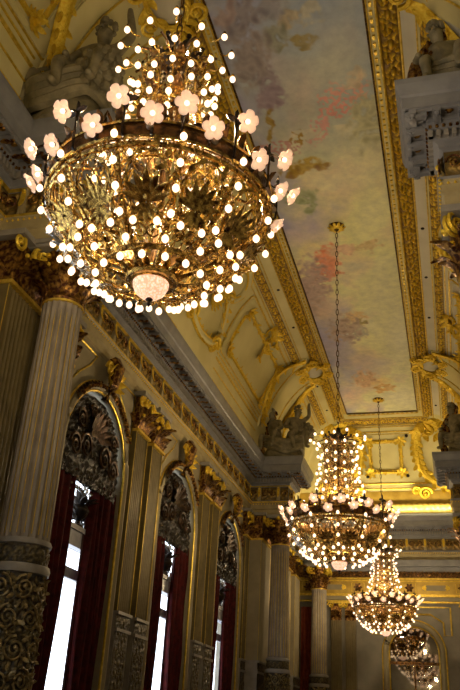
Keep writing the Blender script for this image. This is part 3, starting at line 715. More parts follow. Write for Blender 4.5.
        for a in (-1, 1):
            g2.spiral(p + s1 * a * .62 + n * .05, s1 * a, s2, .2, 1.6, .05, 'gold'); g2.spiral(p + s1 * a * .3 + s2 * .38 + n * .05, s1 * a, s2, .16, 1.6, .045, 'gold'); g2.spiral(p + s1 * a * .3 - s2 * .38 + n * .05, s1 * a, -s2, .16, 1.6, .045, 'gold')
        g2.build('gilded_frame', so)

# far end cove
base = MB()
base.grid(lambda u, v: V((CC - 1.3 + 2.6 * u, 25.37 + .3 * v, 9.935)), 2, 2, 'ceiling_plaster')
for t, r in ((.03, .03), (.17, .025), (.20, .02), (.27, .03), (.30, .012), (.76, .03), (.80, .02)):
    base.tube(on_ecove([(t, CC - 1.55), (t, CC + 1.55)], .012), r, 'gold_line')
o = base.build('trim_10'); tag(o, 'mouldings across the far end of the ceiling', kind='structure')
b = MB()
def fn(u, v):
    x = CC - 1.5 + 3.0 * u; t = .035 + .115 * v; r = swirl(x + 9, v * .27, .27) * min(1, 5 * min(v, 1 - v)); return ecove(t, x, .02 + .06 * r)[0], min(1, max(0, r * 2.2 - .25))
b.grid(fn, 80, 9, 'gilt_relief', at=True)
def fn(u, v):
    x = CC - 3.2 + 6.4 * u; t = .82 + .10 * v; r = .3 * sin(v * pi); return ecove(t, x, .015 + .05 * r)[0], 1
b.grid(fn, 120, 10, 'frieze_gold', at=True)
c = b.build('gilded_border', o); c['kind'] = 'structure'
b = MB()      # gilt torus on the far cornice, strip light on it painted as brighter gold
b.tube([(x, YE - .55, 7.16) for x in (XL + .3, -1.9, XR - .3)], .16, 'lit_gold', 10)
def fn(u, v):
    x = XL + .4 + (XR - XL - .8) * u; a = v * pi; r = .5 + .5 * sin(x * 34 + 8 * v); return V((x, YE - .55 - (.165 + .02 * r) * cos(a - .5), 7.16 + (.165 + .02 * r) * sin(a - .5)))
b.grid(fn, 400, 8, 'lit_gold'); c = b.build('gilt_torus', o); c['kind'] = 'structure'
e = MB()
def xrect(ta, tb, xa, xb):
    pts = [(ta, xa), (ta, xb), (tb, xb), (tb, xa)]; out = []
    for i, p in enumerate(pts):
        q = pts[(i + 1) % 4]
        for s in range(8): out.append((p[0] + (q[0] - p[0]) * s / 8, p[1] + (q[1] - p[1]) * s / 8))
    return out
inner = on_ecove(xrect(.38, .67, CC - .60, CC + .50), .02)
nf = lambda p: (V((p.x, EY - .6, 7.8)) - p).normalized()
e.tube(inner, .05, 'gold', 6, closed=True); e.tube(on_ecove(xrect(.40, .65, CC - .53, CC + .43), .02), .02, 'gold_line', 5, closed=True)
oo = e.build('cove_panel'); tag(oo, 'square gold-framed panel in the cove of the far end', 'ceiling panel')
d = MB(); leaf_path(d, inner + inner[:1], nf, .05, 'gold', .2, .13, 3)
for t, x in ((.38, CC - .6), (.38, CC + .5), (.67, CC - .6), (.67, CC + .5)):
    p, n = ecove(t, x, .04)
    for i in range(7): a = i * .9; d.leaf(p, V((cos(a), 0, 0)) + V((0, -.6, .8)) * sin(a), n, .24, .12, .9, 'gold', .01, 4)
d.build('corner_leaf', oo)
sk = MB()
for t, x in ((.325, CC - .78), (.325, CC + .72), (.70, CC - .72), (.70, CC + .68)): sk.ball(ecove(t, x, .03)[0], .06, 'black_iron', 8, 5)
c = sk.build('socket_row', o); c['kind'] = 'structure'
for sg in (-1, 1):
    g = MB(); A = [(.20, 1.35), (.28, 1.0), (.40, .98), (.52, .98), (.64, 1.1), (.74, 1.45), (.80, 1.95), (.84, 2.4)]
    pts = crs(A, 8)
    for off, w, mt in ((0, .13, 'gold'), (-.12, .03, 'gold_line'), (.16, .035, 'gold_line')):
        P1 = on_ecove([(t, CC + .05 + sg * (x + off)) for t, x in pts], .04); g.tube(P1, w, mt, 7)
    P1 = on_ecove([(t, CC + .05 + sg * x) for t, x in pts], .10); leaf_path(g, P1, nf, .09, 'gold', .1, .3, 6)
    for k in range(26):      # clustered leaves where the two coves meet
        t = .12 + .22 * random.random(); x = CC + sg * (1.2 + .9 * random.random()); p, n = ecove(t, x, .05); a = random.random() * 6.3
        g.leaf(p, V((cos(a), 0, 0)) + V((0, -.5, .85)) * sin(a), n, .38, .2, 1.0, 'gold', .012, 5)
    for (t, x, R) in ((.24, 1.5, .28), (.16, 1.95, .22), (.84, 1.25, .24), (.82, .95, .16), (.80, 2.2, .26)):
        p, n = ecove(t, CC + sg * x, .12); g.spiral(p, V((sg, 0, 0)), V((0, -.5, .85)), R, 1.7, .06, 'gold')
    oo = g.build('corner_scroll'); tag(oo, 'bulging gilded scroll sweeping down the %s corner of the far cove' % ('left' if sg < 0 else 'right'), 'scroll ornament')

# ------------------------------------------------------------------ windows
def window(k, c, full=True):
    S = LW; xw = -.62; root = MB()
    def bar(y0, y1, z0, z1, mt='window_paint', d0=-.31, d1=-.23): 
        a, b = sorted((S.P(d0, 0, 0).x, S.P(d1, 0, 0).x)); root.box(a, b, y0, y1, z0, z1, mt)
    bar(c - HW, c - HW + .10, ZF + .4, ZS); bar(c + HW - .10, c + HW, ZF + .4, ZS)
    bar(c - HW, c + HW, ZF + .4, ZF + .7); bar(c - HW, c + HW, 2.38, 2.62, d0=-.34, d1=-.17); bar(c - HW, c + HW, 2.62, 2.70, d0=-.36, d1=-.15)
    bar(c - HW, c + HW, 1.92, 2.08); 
    for y in (c - .52, c + .95, c - .95): bar(y - .05, y + .05, ZF + .6, ZS)
    bar(c + .02, c + .07, ZF + .6, ZF + .7)
    n = 20
    root.tube([S.P(-.27, c - (HW - .05) * cos(pi * i / n), ZS + (HW - .05) * sin(pi * i / n)) for i in range(n + 1)], .06, 'window_paint', 6)
    o = root.build('window_%d' % k, smooth=False); tag(o, 'tall arched window with thick transoms', kind='structure')
    g = MB(); pts = [(c - HW, ZF + .4)] + [(c - HW * cos(pi * i / n), ZS + HW * sin(pi * i / n)) for i in range(n + 1)] + [(c + HW, ZF + .4)]
    for d in (-.28, -.27): g.add([S.P(d, *p) for p in pts], [tuple(range(len(pts)))], 'glass')
    g.build('pane', o, smooth=False)
    if not full: return
    nth = ('first', 'second', 'third')[k - 1]
    near = ('beside the large column', 'between the two pairs of pilasters', 'furthest from the viewer')[k - 1]
    # arch surround
    a = MB(); 
    def arc(r, d, z0=-.6): return [S.P(d, c - r, z0), S.P(d, c - r, 1)] + [S.P(d, c - r * cos(pi * i / 24), ZS + r * sin(pi * i / 24)) for i in range(25)] + [S.P(d, c + r, 1), S.P(d, c + r, z0)]
    a.tube(arc(HW + .02, .02), .022, 'gold_line', 6); a.tube(arc(HW + .09, .02), .06, 'plaster', 6); a.tube(arc(HW + .17, .01), .02, 'gold_line', 5)
    oo = a.build('arch_moulding'); tag(oo, 'gilt-edged arch moulding of the %s window, %s' % (nth, near), 'moulding')
    for sy in (-1, 1):
        q = MB(); pts = [S.P(.01, c + sy * (1.30 + .0), 4.5), S.P(.01, c + sy * 1.30, 5.35), S.P(.01, c + sy * .42, 5.35), S.P(.01, c + sy * .62, 5.12), S.P(.01, c + sy * 1.0, 4.82)]
        if k == 3 and sy > 0: continue
        q.tube(pts, .018, 'gold_line', 5, closed=True); oq = q.build('spandrel_moulding', oo)
    # keystone
    g = MB(); z0 = 4.75; p0 = S.P(.06, c, 5.05)
    g.tube([S.P(.04, c, 4.72), S.P(.16, c, 5.0), S.P(.22, c, 5.3), S.P(.12, c, 5.42)], .1, 'antique_gold', 8, rfn=lambda u: (.10 + .07 * u, .08 + .04 * u))
    for i in range(9):
        an = pi / 2 + (i - 4) * .5; g.leaf(S.P(.12, c, 5.08), V((0, cos(an), sin(an))), S.n, .34, .16, 1.1, 'gold', .015, 5)
    for sy in (-1, 1):
        g.spiral(S.P(.16, c + sy * .2, 5.22), (0, sy, 0), (0, 0, 1), .13, 1.6, .035, 'gold')
        pts = [S.P(.05, c + sy * (HW + .10) * sin(.12 + i * .09), ZS + (HW + .10) * cos(.12 + i * .09)) for i in range(9)]
        for i, p in enumerate(pts):
            g.leaf(p, V((0, sy * cos(i * .09), -sin(i * .09))), S.n, .24, .15, 1.0, 'antique_gold', .012, 4); g.ball(p + S.n * .06, .04, 'antique_gold', 6, 4)
    oo = g.build('keystone'); tag(oo, 'leafy gilded keystone over the %s window arch, %s' % (nth, near), 'keystone')
    # carved lunette grille
    g = MB(); R = HW - .07; zb = 3.28; d = -.07; nx, nz = 84, 56
    def rel(y, z):
        r = sqrt(y * y + max(0, z - ZS) ** 2); return swirl(abs(y) + 3, z, .36) * (1 if r < R else 0)
    vs = []; at = []
    for j in range(nz + 1):
        for i in range(nx + 1):
            z = zb + (ZS + R - zb) * j / nz; wv = R if z < ZS else sqrt(max(0, R * R - (z - ZS) ** 2)); y = -wv + 2 * wv * i / nx
            zz = z
            if j == 0: zz = zb + .10 * abs(sin(i / nx * pi * 5)) + .12 * (1 - abs(y) / R)
            h = rel(y, z); vs.append(S.P(d + .05 * h, c + y, zz)); at.append(min(1, max(0, h * 2 - .9)))
    fs = [(j * (nx + 1) + i, j * (nx + 1) + i + 1, (j + 1) * (nx + 1) + i + 1, (j + 1) * (nx + 1) + i) for j in range(nz) for i in range(nx)]
    g.add(vs, fs, 'grille', at)
    g.add([p - S.n * .06 for p in vs], fs, 'grille', [0] * len(vs))
    for i in range(9):      # central acanthus and rinceaux
        an = pi / 2 + (i - 4) * .42; g.leaf(S.P(d + .04, c, 4.15), V((0, cos(an), sin(an))), S.n, .42, .14, .7, 'dark_bronze', .012, 5)
    for sy in (-1, 1):
        for (y, z, R2) in ((.35, 3.85, .22), (.72, 3.75, .2), (.62, 4.2, .18), (.25, 4.45, .13)): g.spiral(S.P(d + .07, c + sy * y, z), (0, sy, 0), (0, 0, 1), R2, 1.7, .03, 'dark_bronze')
    oo = g.build('carved_lunette'); tag(oo, 'dark carved lunette in the %s window head, %s' % (nth, near), 'carved grille')
    # crest of leaves over the gap, daylight on them painted as pale metal
    g = MB()
    for i in range(9):
        y = -.18 + (i - 4) * .09; an = pi / 2 + (i - 4) * .22
        g.leaf(S.P(d - .06, c + y, 3.22 + .10 * cos((i - 4) * .35)), V((0, cos(an), sin(an))), S.n, .17, .10, 1.0, 'pale_metal', .01, 4); g.ball(S.P(d - .02, c + y + .04, 3.22), .025, 'pale_metal')
    g.tube([S.P(d - .05, c + y, 3.36 - .9 * (y + .18) ** 2 - .14) for y in [(-.56 + .085 * i) for i in range(10)]], .03, 'pale_metal', 5)
    g.build('leaf_crest', oo)
    # finial standing on the transom
    f = MB(); zc = 2.70; y0 = c + .18; x0 = S.P(-.24, 0, 0).x
    f.lathe([(.10, zc), (.10, zc + .03), (.05, zc + .06), (.04, zc + .10), (.13, zc + .18), (.16, zc + .26), (.12, zc + .34), (.05, zc + .38), (.08, zc + .42), (.02, zc + .52)], (x0, y0, 0), 14, 'grille')
    for i in range(8):
        an = i * pi / 4; f.leaf((x0 + .08 * cos(an), y0 + .08 * sin(an), zc + .30), (cos(an) * .5, sin(an) * .5, .8), (cos(an), sin(an), 0), .28, .10, 1.2, 'grille', .012, 5)
    for sy in (-1, 1): f.spiral((x0, y0 + sy * .2, zc + .16), (0, sy, 0), (0, 0, 1), .12, 1.5, .025, 'grille'); f.leaf((x0, y0 + sy * .04, zc + .36), (0, sy * .25, 1), (0, sy, 0), .30, .09, .7, 'grille', .012, 5)
    oo = f.build('urn_finial'); tag(oo, 'dark leafy urn on the transom of the %s window, %s' % (nth, near), 'finial')
    # curtains
    def drape(ya, yb, lab, seed, amp=.055, xoff=-.10, n=7):
        rnd = random.Random(seed); ph = rnd.random() * 6; nu = n * 10
        q = MB()
        def fn(u, v, off=0):
            z = -1.5 + (zb + .18 + 1.5) * v; y = ya + (yb - ya) * u; a = amp * (1 - .25 * v)
            w = a * sin(u * 2 * pi * n + ph + .5 * sin(v * 3 + u * 4)) + .02 * sin(u * 23 + v * 5)
            return S.P(xoff + w - off, y + .03 * sin(v * 7 + u * 9), z)
        q.grid(lambda u, v: fn(u, v), nu, 24, 'velvet'); q.grid(lambda u, v: fn(u, v, .02), nu, 24, 'velvet')
        oo = q.build('curtain'); tag(oo, lab, 'curtain', None)
    drape(c - HW + .01, c - .44, 'dark red velvet curtain, near half, at the %s window %s' % (nth, near), k * 3 + 1, n=4)
    drape(c + (.30 if k == 1 else .34), c + HW - .01, 'dark red velvet curtain, far half, at the %s window %s' % (nth, near), k * 3 + 2, n=7)
    # strip by the curtain edge, light streaks on its folds put into colour
    q = MB(); q.grid(lambda u, v: S.P(-.165 + .012 * sin(u * 14), c + (.26 if k == 1 else .30) + .07 * u, -1.4 + 4.2 * v), 16, 8, 'fold_streak'); oo = q.build('fold_streak_strip'); tag(oo, 'lilac-grey strip of painted fold highlights at the %s window, %s' % (nth, near), 'curtain')
mat('fold_streak', noisy((.08, .045, .055), (.14, .09, .11), 8, 3, .8))
for k, c in enumerate(WIN): window(k + 1, c)
for k, c in enumerate(WADDED): window(k + 4, c, False)

# ------------------------------------------------------------------ far wall
m = MB(); y = YE
def slab(x0, x1, z0, z1, d, mt): m.box(x0, x1, YE - d, YE, z0, z1, mt)
slab(XL, XR, 5.25, 5.46, .42, 'cornice_stone'); slab(XL, XR, 5.10, 5.25, .25, 'cornice_stone'); slab(XL, XR, 4.90, 5.10, .16, 'bronze')
slab(XL, XR, 4.84, 4.90, .20, 'gold_line'); slab(XL, XR, 4.34, 4.84, .12, 'frieze_gold'); slab(XL, XR, 4.78, 4.82, .15, 'gold_line'); slab(XL, XR, 4.33, 4.38, .15, 'gold_line')
slab(XL, XR, 4.16, 4.30, .20, 'plaster'); slab(XL, XR, 4.28, 4.32, .26, 'gold_line'); slab(XL, XR, 4.1, 4.15, .16, 'gold_line')
o = m.build('trim_11', smooth=False); tag(o, 'lower entablature of the far wall with golden frieze', kind='structure')
g = MB(); x = XL + .2
while x < XR:
    g.leaf((x, YE - .20, 5.08), (0, -1, .15), (0, 0, -1), .2, .2, 1.0, 'antique_gold', .02, 4); g.ball((x + .15, YE - .22, 5.0), .05, 'antique_gold'); x += .36
x = XL + .35
while x < XR - .3:
    for z in (4.43, 4.74): g.tube([(x, YE - .13, z), (x + .42, YE - .13, z)], .012, 'gold_line')
    for q in (0, .42): g.tube([(x + q, YE - .13, 4.43), (x + q, YE - .13, 4.74)], .012, 'gold_line')
    for i in range(6): a = i * pi / 3; g.leaf((x + .21, YE - .13, 4.585), (cos(a), 0, sin(a)), (0, -1, 0), .16, .08, .6, 'bronze', .01, 3)
    xx = x + .55
    g.box(xx + .1, xx + .95, YE - .14, YE - .12, 4.50, 4.67, 'plaster')
    for sg, xc in ((-1, xx + .08), (1, xx + .97)):
        for i in range(3): g.leaf((xc, YE - .14, 4.585), (sg * -1, 0, (i - 1) * .6), (0, -1, 0), .16, .07, .6, 'gold', .01, 3)
    x += 1.72
c = g.build('frieze_ornament', o); c['kind'] = 'structure'
class FarS:                      # pilasters on the far wall
    def P(s, d, a, z): return V((a, YE - d, z))
    n = V((0, -1, 0)); sg = 0
def far_pilaster(x0, x1, label, d=.12):
    e = empty('pilaster', ((x0 + x1) / 2, YE, ZF)); tag(e, label, 'pilaster'); xc = (x0 + x1) / 2
    b = MB(); w = x1 - x0; nf = 5
    b.grid(lambda u, v: V((x0 - xc + w * u, -d + (.02 * sin(pi * frac(u * nf)) ** .7 if .05 < u < .95 else 0), 1.0 - ZF + 2.5 * v)), nf * 6, 1, 'olive')
    b.box(-w / 2, w / 2, -d + .025, 0, 1.0 - ZF, 3.5 - ZF, 'olive'); b.build('shaft', e)
    b = MB(); b.box(-w / 2 - .04, w / 2 + .04, -d - .04, 0, 0, 1.0 - ZF, 'plaster'); b.build('pedestal', e, smooth=False)
    b = MB(); b.box(-w / 2, w / 2, -d, 0, 3.5 - ZF, 4.1 - ZF, 'antique_gold')
    for r in (0, 1):
        for i in range(3 - r): b.leaf((-w / 2 + w * (i + .5 + .5 * r) / 3, -d, 3.5 - ZF), (0, 0, 1), (0, -1, 0), .26 + .2 * r, w / 3, 1.8, 'antique_gold', .015, 5)
    for sg in (-1, 1): b.spiral((sg * w * .5, -d - .06, 3.98 - ZF), (sg, 0, 0), (0, 0, 1), .11, 1.5, .025, 'gold')
    b.box(-w / 2 - .05, w / 2 + .05, -d - .08, 0, 4.04 - ZF, 4.1 - ZF, 'gold_line'); b.build('capital', e)
far_pilaster(-3.98, -3.62, 'slim pilaster on the far wall, the one nearer the windows'); far_pilaster(-3.50, -3.14, 'slim pilaster on the far wall, the one nearer the mirror arch')
far_pilaster(.35, .75, 'slim pilaster on the far wall, right of the mirror arch')
# arched mirror
AX, AR, AS = -1.28, .78, 2.55
def arcx(r, d, z0=-1.5, n=24): return [V((AX - r, YE - d, z0))] + [V((AX - r * cos(pi * i / n), YE - d, AS + r * sin(pi * i / n))) for i in range(n + 1)] + [V((AX + r, YE - d, z0))]
m = MB(); p = arcx(AR, .03); m.add(p, [tuple(range(len(p)))], 'mirror'); o = m.build('arched_mirror', smooth=False); tag(o, 'dark arched mirror on the far wall reflecting a lit chandelier', 'mirror')
m = MB(); m.tube(arcx(AR + .02, .05), .035, 'gold_line', 6); m.tube(arcx(AR + .12, .04), .10, 'plaster', 8); m.tube(arcx(AR + .23, .04), .03, 'gold_line', 6); m.build('arch_frame', o)
m = MB(); m.box(AX - AR, AX + AR, YE - .09, YE - .03, 2.18, 2.27, 'bronze'); m.box(AX - .03, AX + .03, YE - .08, YE - .03, -1.5, 2.2, 'bronze'); m.build('glazing_bar', o, smooth=False)
m = MB(); P_ = [(-.28, 3.98), (-2.6, 3.98), (-2.6, 3.1), (-2.3, 3.1), (-2.25, 3.5), (-1.8, 3.75), (-.7, 3.75), (-.3, 3.5), (-.28, 3.1), (-.05, 3.1), (-.05, 3.98)]
m.tube([V((x, YE - .03, z)) for x, z in P_], .03, 'gold_line', 5, closed=True); c = m.build('trim_12'); tag(c, 'gilded spandrel frame over the far arch', kind='structure')
q = MB()
for o_ in (0, .02): q.grid(lambda u, v, o_=o_: V((-4.98 + .42 * u, YE - .25 + o_ + .05 * sin(u * 19), -1.5 + 5.4 * v)), 24, 6, 'velvet_amber')
mat('velvet_amber', noisy((.22, .035, .012), (.32, .07, .02), 7, 3, .7))
tag(q.build('curtain'), 'narrow rust-red curtain hanging in the far left corner', 'curtain')
# ------------------------------------------------------------------ chandeliers
def bowl(a, s):      # s 0 bottom .. 1 rim
    r = .18 + .69 * sin(s * pi / 2) ** .95; z = .16 + .66 * (1 - cos(s * pi / 2)) ** .78
    return r, z
def bp(a, s, off=0.):
    r, z = bowl(a, s); r2, z2 = bowl(a, min(1, s + .02)); r1, z1 = bowl(a, max(0, s - .02)); t = V((r2 - r1, 0, z2 - z1)).normalized()
    nr, nz = t.z, -t.x
    return V(((r + nr * off) * cos(a), (r + nr * off) * sin(a), z + nz * off))
def bn(a, s):
    p = bp(a, s); return (bp(a, s, .05) - p).normalized()
CONE = [(1.0, .50), (1.18, .47), (1.36, .42), (1.54, .37), (1.72, .335), (1.90, .315), (2.08, .31), (2.26, .36), (2.42, .46)]
def cone_r(z):
    for (a, ra), (b, rb) in zip(CONE, CONE[1:]):
        if z <= b: return ra + (rb - ra) * (z - a) / (b - a)
    return CONE[-1][1]
def make_chandelier():
    root = empty('chandelier', (0, 0, 0)); rnd = random.Random(3)
    bulbs = []
    bm_ = MB(); bm_.lathe([(.004, -.031), (.015, -.029), (.024, -.017), (.027, -.002), (.023, .013), (.012, .026), (.007, .030)], (0, 0, 0), 10, 'bulb')
    bulb_me = None
    def socket(arms, p, q):
        arms.tube([p, (p + q) / 2 + V((0, 0, -.012)), q + V((0, 0, .04))], .008, 'brass', 5); arms.lathe([(.006, .025), (.017, .03), (.014, .055), (.006, .065)], q, 7, 'brass')
        bulbs.append(q)
    NS = 14
    for i in range(NS):
        a = 2 * pi * i / NS + .1; st = MB()
        st.tube([((cone_r(z) - .06) * cos(a), (cone_r(z) - .06) * sin(a), z) for z in [1.0 + .1 * k for k in range(14)]], .009, 'brass', 5)
        for k, (z, r) in enumerate(CONE):
            zz = z + .03 * sin(i * 2.3 + k); p = V(((r - .06) * cos(a), (r - .06) * sin(a), zz + .02)); o = V((cos(a), sin(a), 0)); socket(st, p, V((r * cos(a), r * sin(a), zz)) + o * (.04 + .03 * ((i + k) % 2)))
        st.build('bulb_string', root)
    NR = 12
    for i in range(NR):
        a = 2 * pi * i / NR + pi / 2; st = MB()
        st.tube([bp(a, s / 16, .0) for s in range(17)], .016, 'brass', 6, rfn=lambda u: (.022, .012))
        for s in range(1, 24): st.ball(bp(a, s / 24, .02), .011, 'brass', 5, 3)
        for s in (.30, .46, .62, .79, 1.0):
            p = bp(a, s, .01); n = bn(a, s); q = p + n * .06; socket(st, p, q + V((0, 0, -.02)))
        st.build('bowl_rib', root)
    for r_s, n, dz in ((.20, 16, 0), (.42, 24, .0)):
        st = MB(); st.tube([bp(2 * pi * i / 48, r_s) for i in range(48)], .014, 'brass', 5, closed=True)
        for i in range(n):
            a = 2 * pi * (i + .5) / n
            p = bp(a, r_s, .0); socket(st, p, p + bn(a, r_s) * .05 + V((0, 0, -.05)))
        st.build('bulb_ring', root)
    b0 = bm_
    ordr = sorted(range(len(bulbs)), key=lambda i: bulbs[i].y)      # the near ones first
    me0 = None; rest = MB()
    for k, i in enumerate(ordr):
        if k < 99:
            if me0 is None: o = bm_.build('bulb', root); me0 = o.data
            else: o = bpy.data.objects.new('bulb', me0); col.objects.link(o); o.parent = root
            o.location = bulbs[i]
        else:
            rest.add([V(v) + bulbs[i] for v in bm_.v], bm_.f, 'bulb')
    o = rest.build('bulb_mass', root); o['kind'] = 'stuff'
    # gilt bowl
    b = MB()
    for s, r in ((0, .03), (.18, .016), (.92, .02)): b.tube([bp(2 * pi * i / 48, s) for i in range(48)], r, 'brass', 6, closed=True)
    b.build('bowl_hoops', root)
    b = MB()
    for i in range(48):      # fine crossing lattice
        a = 2 * pi * i / 48
        for sg in (-1, 1): b.tube([bp(a + sg * (s / 10) * .55, .15 + .85 * s / 10, -.015) for s in range(11)], .0045, 'brass', 3)
    b.build('bowl_lattice', root)
    b = MB()
    for i in range(NR):      # wreath and spray in each section, pale metal on the window side
        a = 2 * pi * (i + .5) / NR + pi / 2; mt = 'pale_metal' if -cos(a) > .80 else 'brass'
        ring = [bp(a + .19 * sin(t * pi / 12), .62 + .24 * cos(t * pi / 12), .015) for t in range(24)]
        b.tube(ring, .012, mt, 5, closed=True)
        for t in range(0, 24, 2):
            p = ring[t]; d = (ring[(t + 1) % 24] - ring[t - 1]).normalized(); b.leaf(p, d, bn(a, .6), .07, .035, .6, mt, .005, 3)
        for t in range(7):
            ca = (t - 3) * .42; p = bp(a, .50, .02); up = (bp(a, .6) - bp(a, .5)).normalized(); sd = up.cross(bn(a, .5))
            b.leaf(p, up * cos(ca) + sd * sin(ca), bn(a, .55), .24 - .02 * abs(t - 3), .055, .35, mt, .006, 5)
        for t in range(5):
            ca = pi + (t - 2) * .5; p = bp(a, .48, .02); up = (bp(a, .6) - bp(a, .5)).normalized(); sd = up.cross(bn(a, .5))
            b.leaf(p, up * cos(ca) + sd * sin(ca), bn(a, .45), .13, .05, .6, mt, .006, 4)
        for sg in (-1, 1):
            for (s, w, R) in ((.30, .10, .07), (.93, .13, .06), (.36, .17, .05)):
                p = bp(a + sg * w, s, .02); n = bn(a, s); up = (bp(a, s + .03) - bp(a, s - .03)).normalized(); b.spiral(p, up.cross(n) * sg, up, R, 1.5, .009, mt, 5, 16)
        for t in range(10):
            s = .12 + .85 * rnd.random(); w = (rnd.random() - .5) * .46; p = bp(a + w, s, .01); an = rnd.random() * 6.3
            n = bn(a + w, s); up = (bp(a + w, s + .03) - bp(a + w, s - .03)).normalized(); sd = up.cross(n)
            b.leaf(p, up * cos(an) + sd * sin(an), n, .10, .045, .7, mt, .005, 4)
    b.build('bowl_foliage', root)
    # rim band with medallions
    b = MB(); b.lathe([(.86, .80), (.90, .81), (.91, .87), (.89, .93), (.86, .95), (.84, .93), (.83, .82), (.86, .80)], (0, 0, 0), 72, 'bronze', cap=False)
    for z, r in ((.80, .895), (.94, .895)): b.tube([(r * cos(2 * pi * i / 60), r * sin(2 * pi * i / 60), z) for i in range(60)], .014, 'brass', 5, closed=True)
    for i in range(36): a = 2 * pi * i / 36; b.leaf((.90 * cos(a), .90 * sin(a), .95), (0, 0, 1), (cos(a), sin(a), 0), .12, .07, 1.2, 'bronze', .008, 4)
    b.build('rim_band', root)
    b = MB(); b.ball((0, 0, 0), .03, 'crystal', 10, 6); jm = None
    for i in range(12):
        a = 2 * pi * (i + .5) / 12 + pi / 2
        if jm is None: o = b.build('rim_jewel', root); jm = o.data
        else: o = bpy.data.objects.new('rim_jewel', jm); col.objects.link(o); o.parent = root
        o.location = (.91 * cos(a), .91 * sin(a), .87)
    # flower lamps round the rim
    fl = MB(); 
    def fp(u, v, th=0):
        a = u * 2 * pi; r = .016 + .062 * v * (.74 + .42 * abs(cos(2.5 * a)) ** .6); return V((r * cos(a), r * sin(a), -.030 * v ** 1.5 + .012 * sin(v * 5) * (1 - .5 * v) + .008 * cos(5 * a) * v + th))
    fl.grid(lambda u, v: fp(u, v), 30, 6, 'flower_glass', closed_u=True); fl.grid(lambda u, v: fp(u, v, .003), 30, 6, 'flower_glass', closed_u=True)
    bb = MB(); bb.ball((0, 0, -.022), .020, 'bulb', 8, 6)
    fm = bb_me = None
    for i in range(28):
        a = 2 * pi * (i + .25) / 28; R = 1.0 + (.05 if i % 2 else -.04); z = .95 + (.07 if i % 2 else -.03) + .03 * sin(i * 2.1)
        q = V((R * cos(a), R * sin(a), z))
        if fm is None: o = fl.build('flower_shade', root); fm = o.data; c = bb.build('bulb', o); bb_me = c.data
        else:
            o = bpy.data.objects.new('flower_shade', fm); col.objects.link(o); o.parent = root; c = bpy.data.objects.new('bulb', bb_me); col.objects.link(c); c.parent = o
        o.location = q; out = V((cos(a), sin(a), -.75)).normalized(); o.rotation_euler = (-out).to_track_quat('Z', 'Y').to_euler()
        br = MB()
        br.tube(crs([tuple(V((.86 * cos(a), .86 * sin(a), .84))), tuple(V((.93 * cos(a), .93 * sin(a), .80))), tuple(q - out * .13 + V((0, 0, -.02))), tuple(q - out * .02)], 5), .010, 'black_iron', 5)
        for k in range(4): an = k * 1.6; br.leaf(q - out * .13, (-out * .2 + V((-sin(a) * cos(an), cos(a) * cos(an), sin(an)))).normalized(), out, .10, .05, .4, 'black_iron', .005, 4)
        if i % 2 == 0: br.tube([V((.9 * cos(a), .9 * sin(a), .95)), V((.84 * cos(a), .84 * sin(a), 1.12)), V((.72 * cos(a), .72 * sin(a), 1.05)), V((.52 * cos(a), .52 * sin(a), 1.1))], .012, 'bronze', 5)
        br.build('flower_branch', root)
    # glass bowl at the foot
    b = MB(); b.lathe([(.015, .0), (.07, .015), (.115, .055), (.135, .10), (.14, .135)], (0, 0, 0), 28, 'lit_crystal'); b.build('crystal_dish', root)
    b = MB(); b.lathe([(.004, -.07), (.018, -.05), (.012, -.03), (.03, -.01), (.02, .005)], (0, 0, 0), 10, 'black_iron'); b.lathe([(.145, .13), (.165, .14), (.17, .17), (.21, .18), (.2, .2)], (0, 0, 0), 32, 'brass')
    for i in range(18): a = i * pi / 9; b.leaf((.17 * cos(a), .17 * sin(a), .17), (cos(a), sin(a), .25), (0, 0, -1), .11, .06, -.7, 'brass', .006, 4)
    b.build('dish_mount', root)
    # upper basket of crystal strings
    b = MB()
    b.tube([(0, 0, .2), (0, 0, 2.6)], .03, 'bronze', 8)
    for z, r in ((1.0, .44), (1.4, .34), (1.8, .25), (2.25, .27)): b.tube([(r * cos(i * pi / 16), r * sin(i * pi / 16), z) for i in range(32)], .014, 'brass', 5, closed=True)
    for i in range(6):
        a = i * pi / 3
        for z in (1.15, 1.5, 1.85, 2.2): b.leaf((.12 * cos(a), .12 * sin(a), z), (cos(a) * .5, sin(a) * .5, 1), (cos(a), sin(a), 0), .25, .12, 1.0, 'bronze', .01, 5)
    b.build('upper_frame', root)
    b = MB()
    for i in range(42):
        a = 2 * pi * i / 42
        for k in range(26):
            z = 1.0 + k * .052 + rnd.random() * .01; r = cone_r(z) - .10; mtr = 'brass' if rnd.random() < .55 else ('bronze' if rnd.random() < .5 else 'crystal')
            b.ball((r * cos(a), r * sin(a), z), .015, mtr, 4, 2, (1, 1, 1.6))
    for i in range(60):
        a = 2 * pi * i / 60
        for k in range(5): r = .50 + .075 * k; b.ball((r * cos(a), r * sin(a), 1.02 - .03 * k), .012, 'crystal' if k % 2 else 'brass', 4, 2, (1, 1, 1.6))
    o = b.build('crystal_strings', root)
    # crown
    b = MB(); b.lathe([(.03, 2.3), (.10, 2.36), (.14, 2.42), (.12, 2.5), (.05, 2.56), (.03, 2.66)], (0, 0, 0), 18, 'black_iron')
    for i in range(8):
        a = i * pi / 4; d = V((cos(a), sin(a), 0)); b.leaf(d * .08 + V((0, 0, 2.44)), (d + V((0, 0, .5))).normalized(), (0, 0, 1), .17, .09, -.4, 'black_iron', .015, 4); b.ball(d * .24 + V((0, 0, 2.52)), .025, 'black_iron')
        b.tube(crs([tuple(d * .10 + V((0, 0, 2.40))), tuple(d * .25 + V((0, 0, 2.43))), tuple(d * .38 + V((0, 0, 2.38)))], 5), .012, 'bronze', 5)
    b.build('crown', root)
    # chain and ceiling rose
    b = MB(); z = 2.66; k = 0; top = 9.90 - 2.62
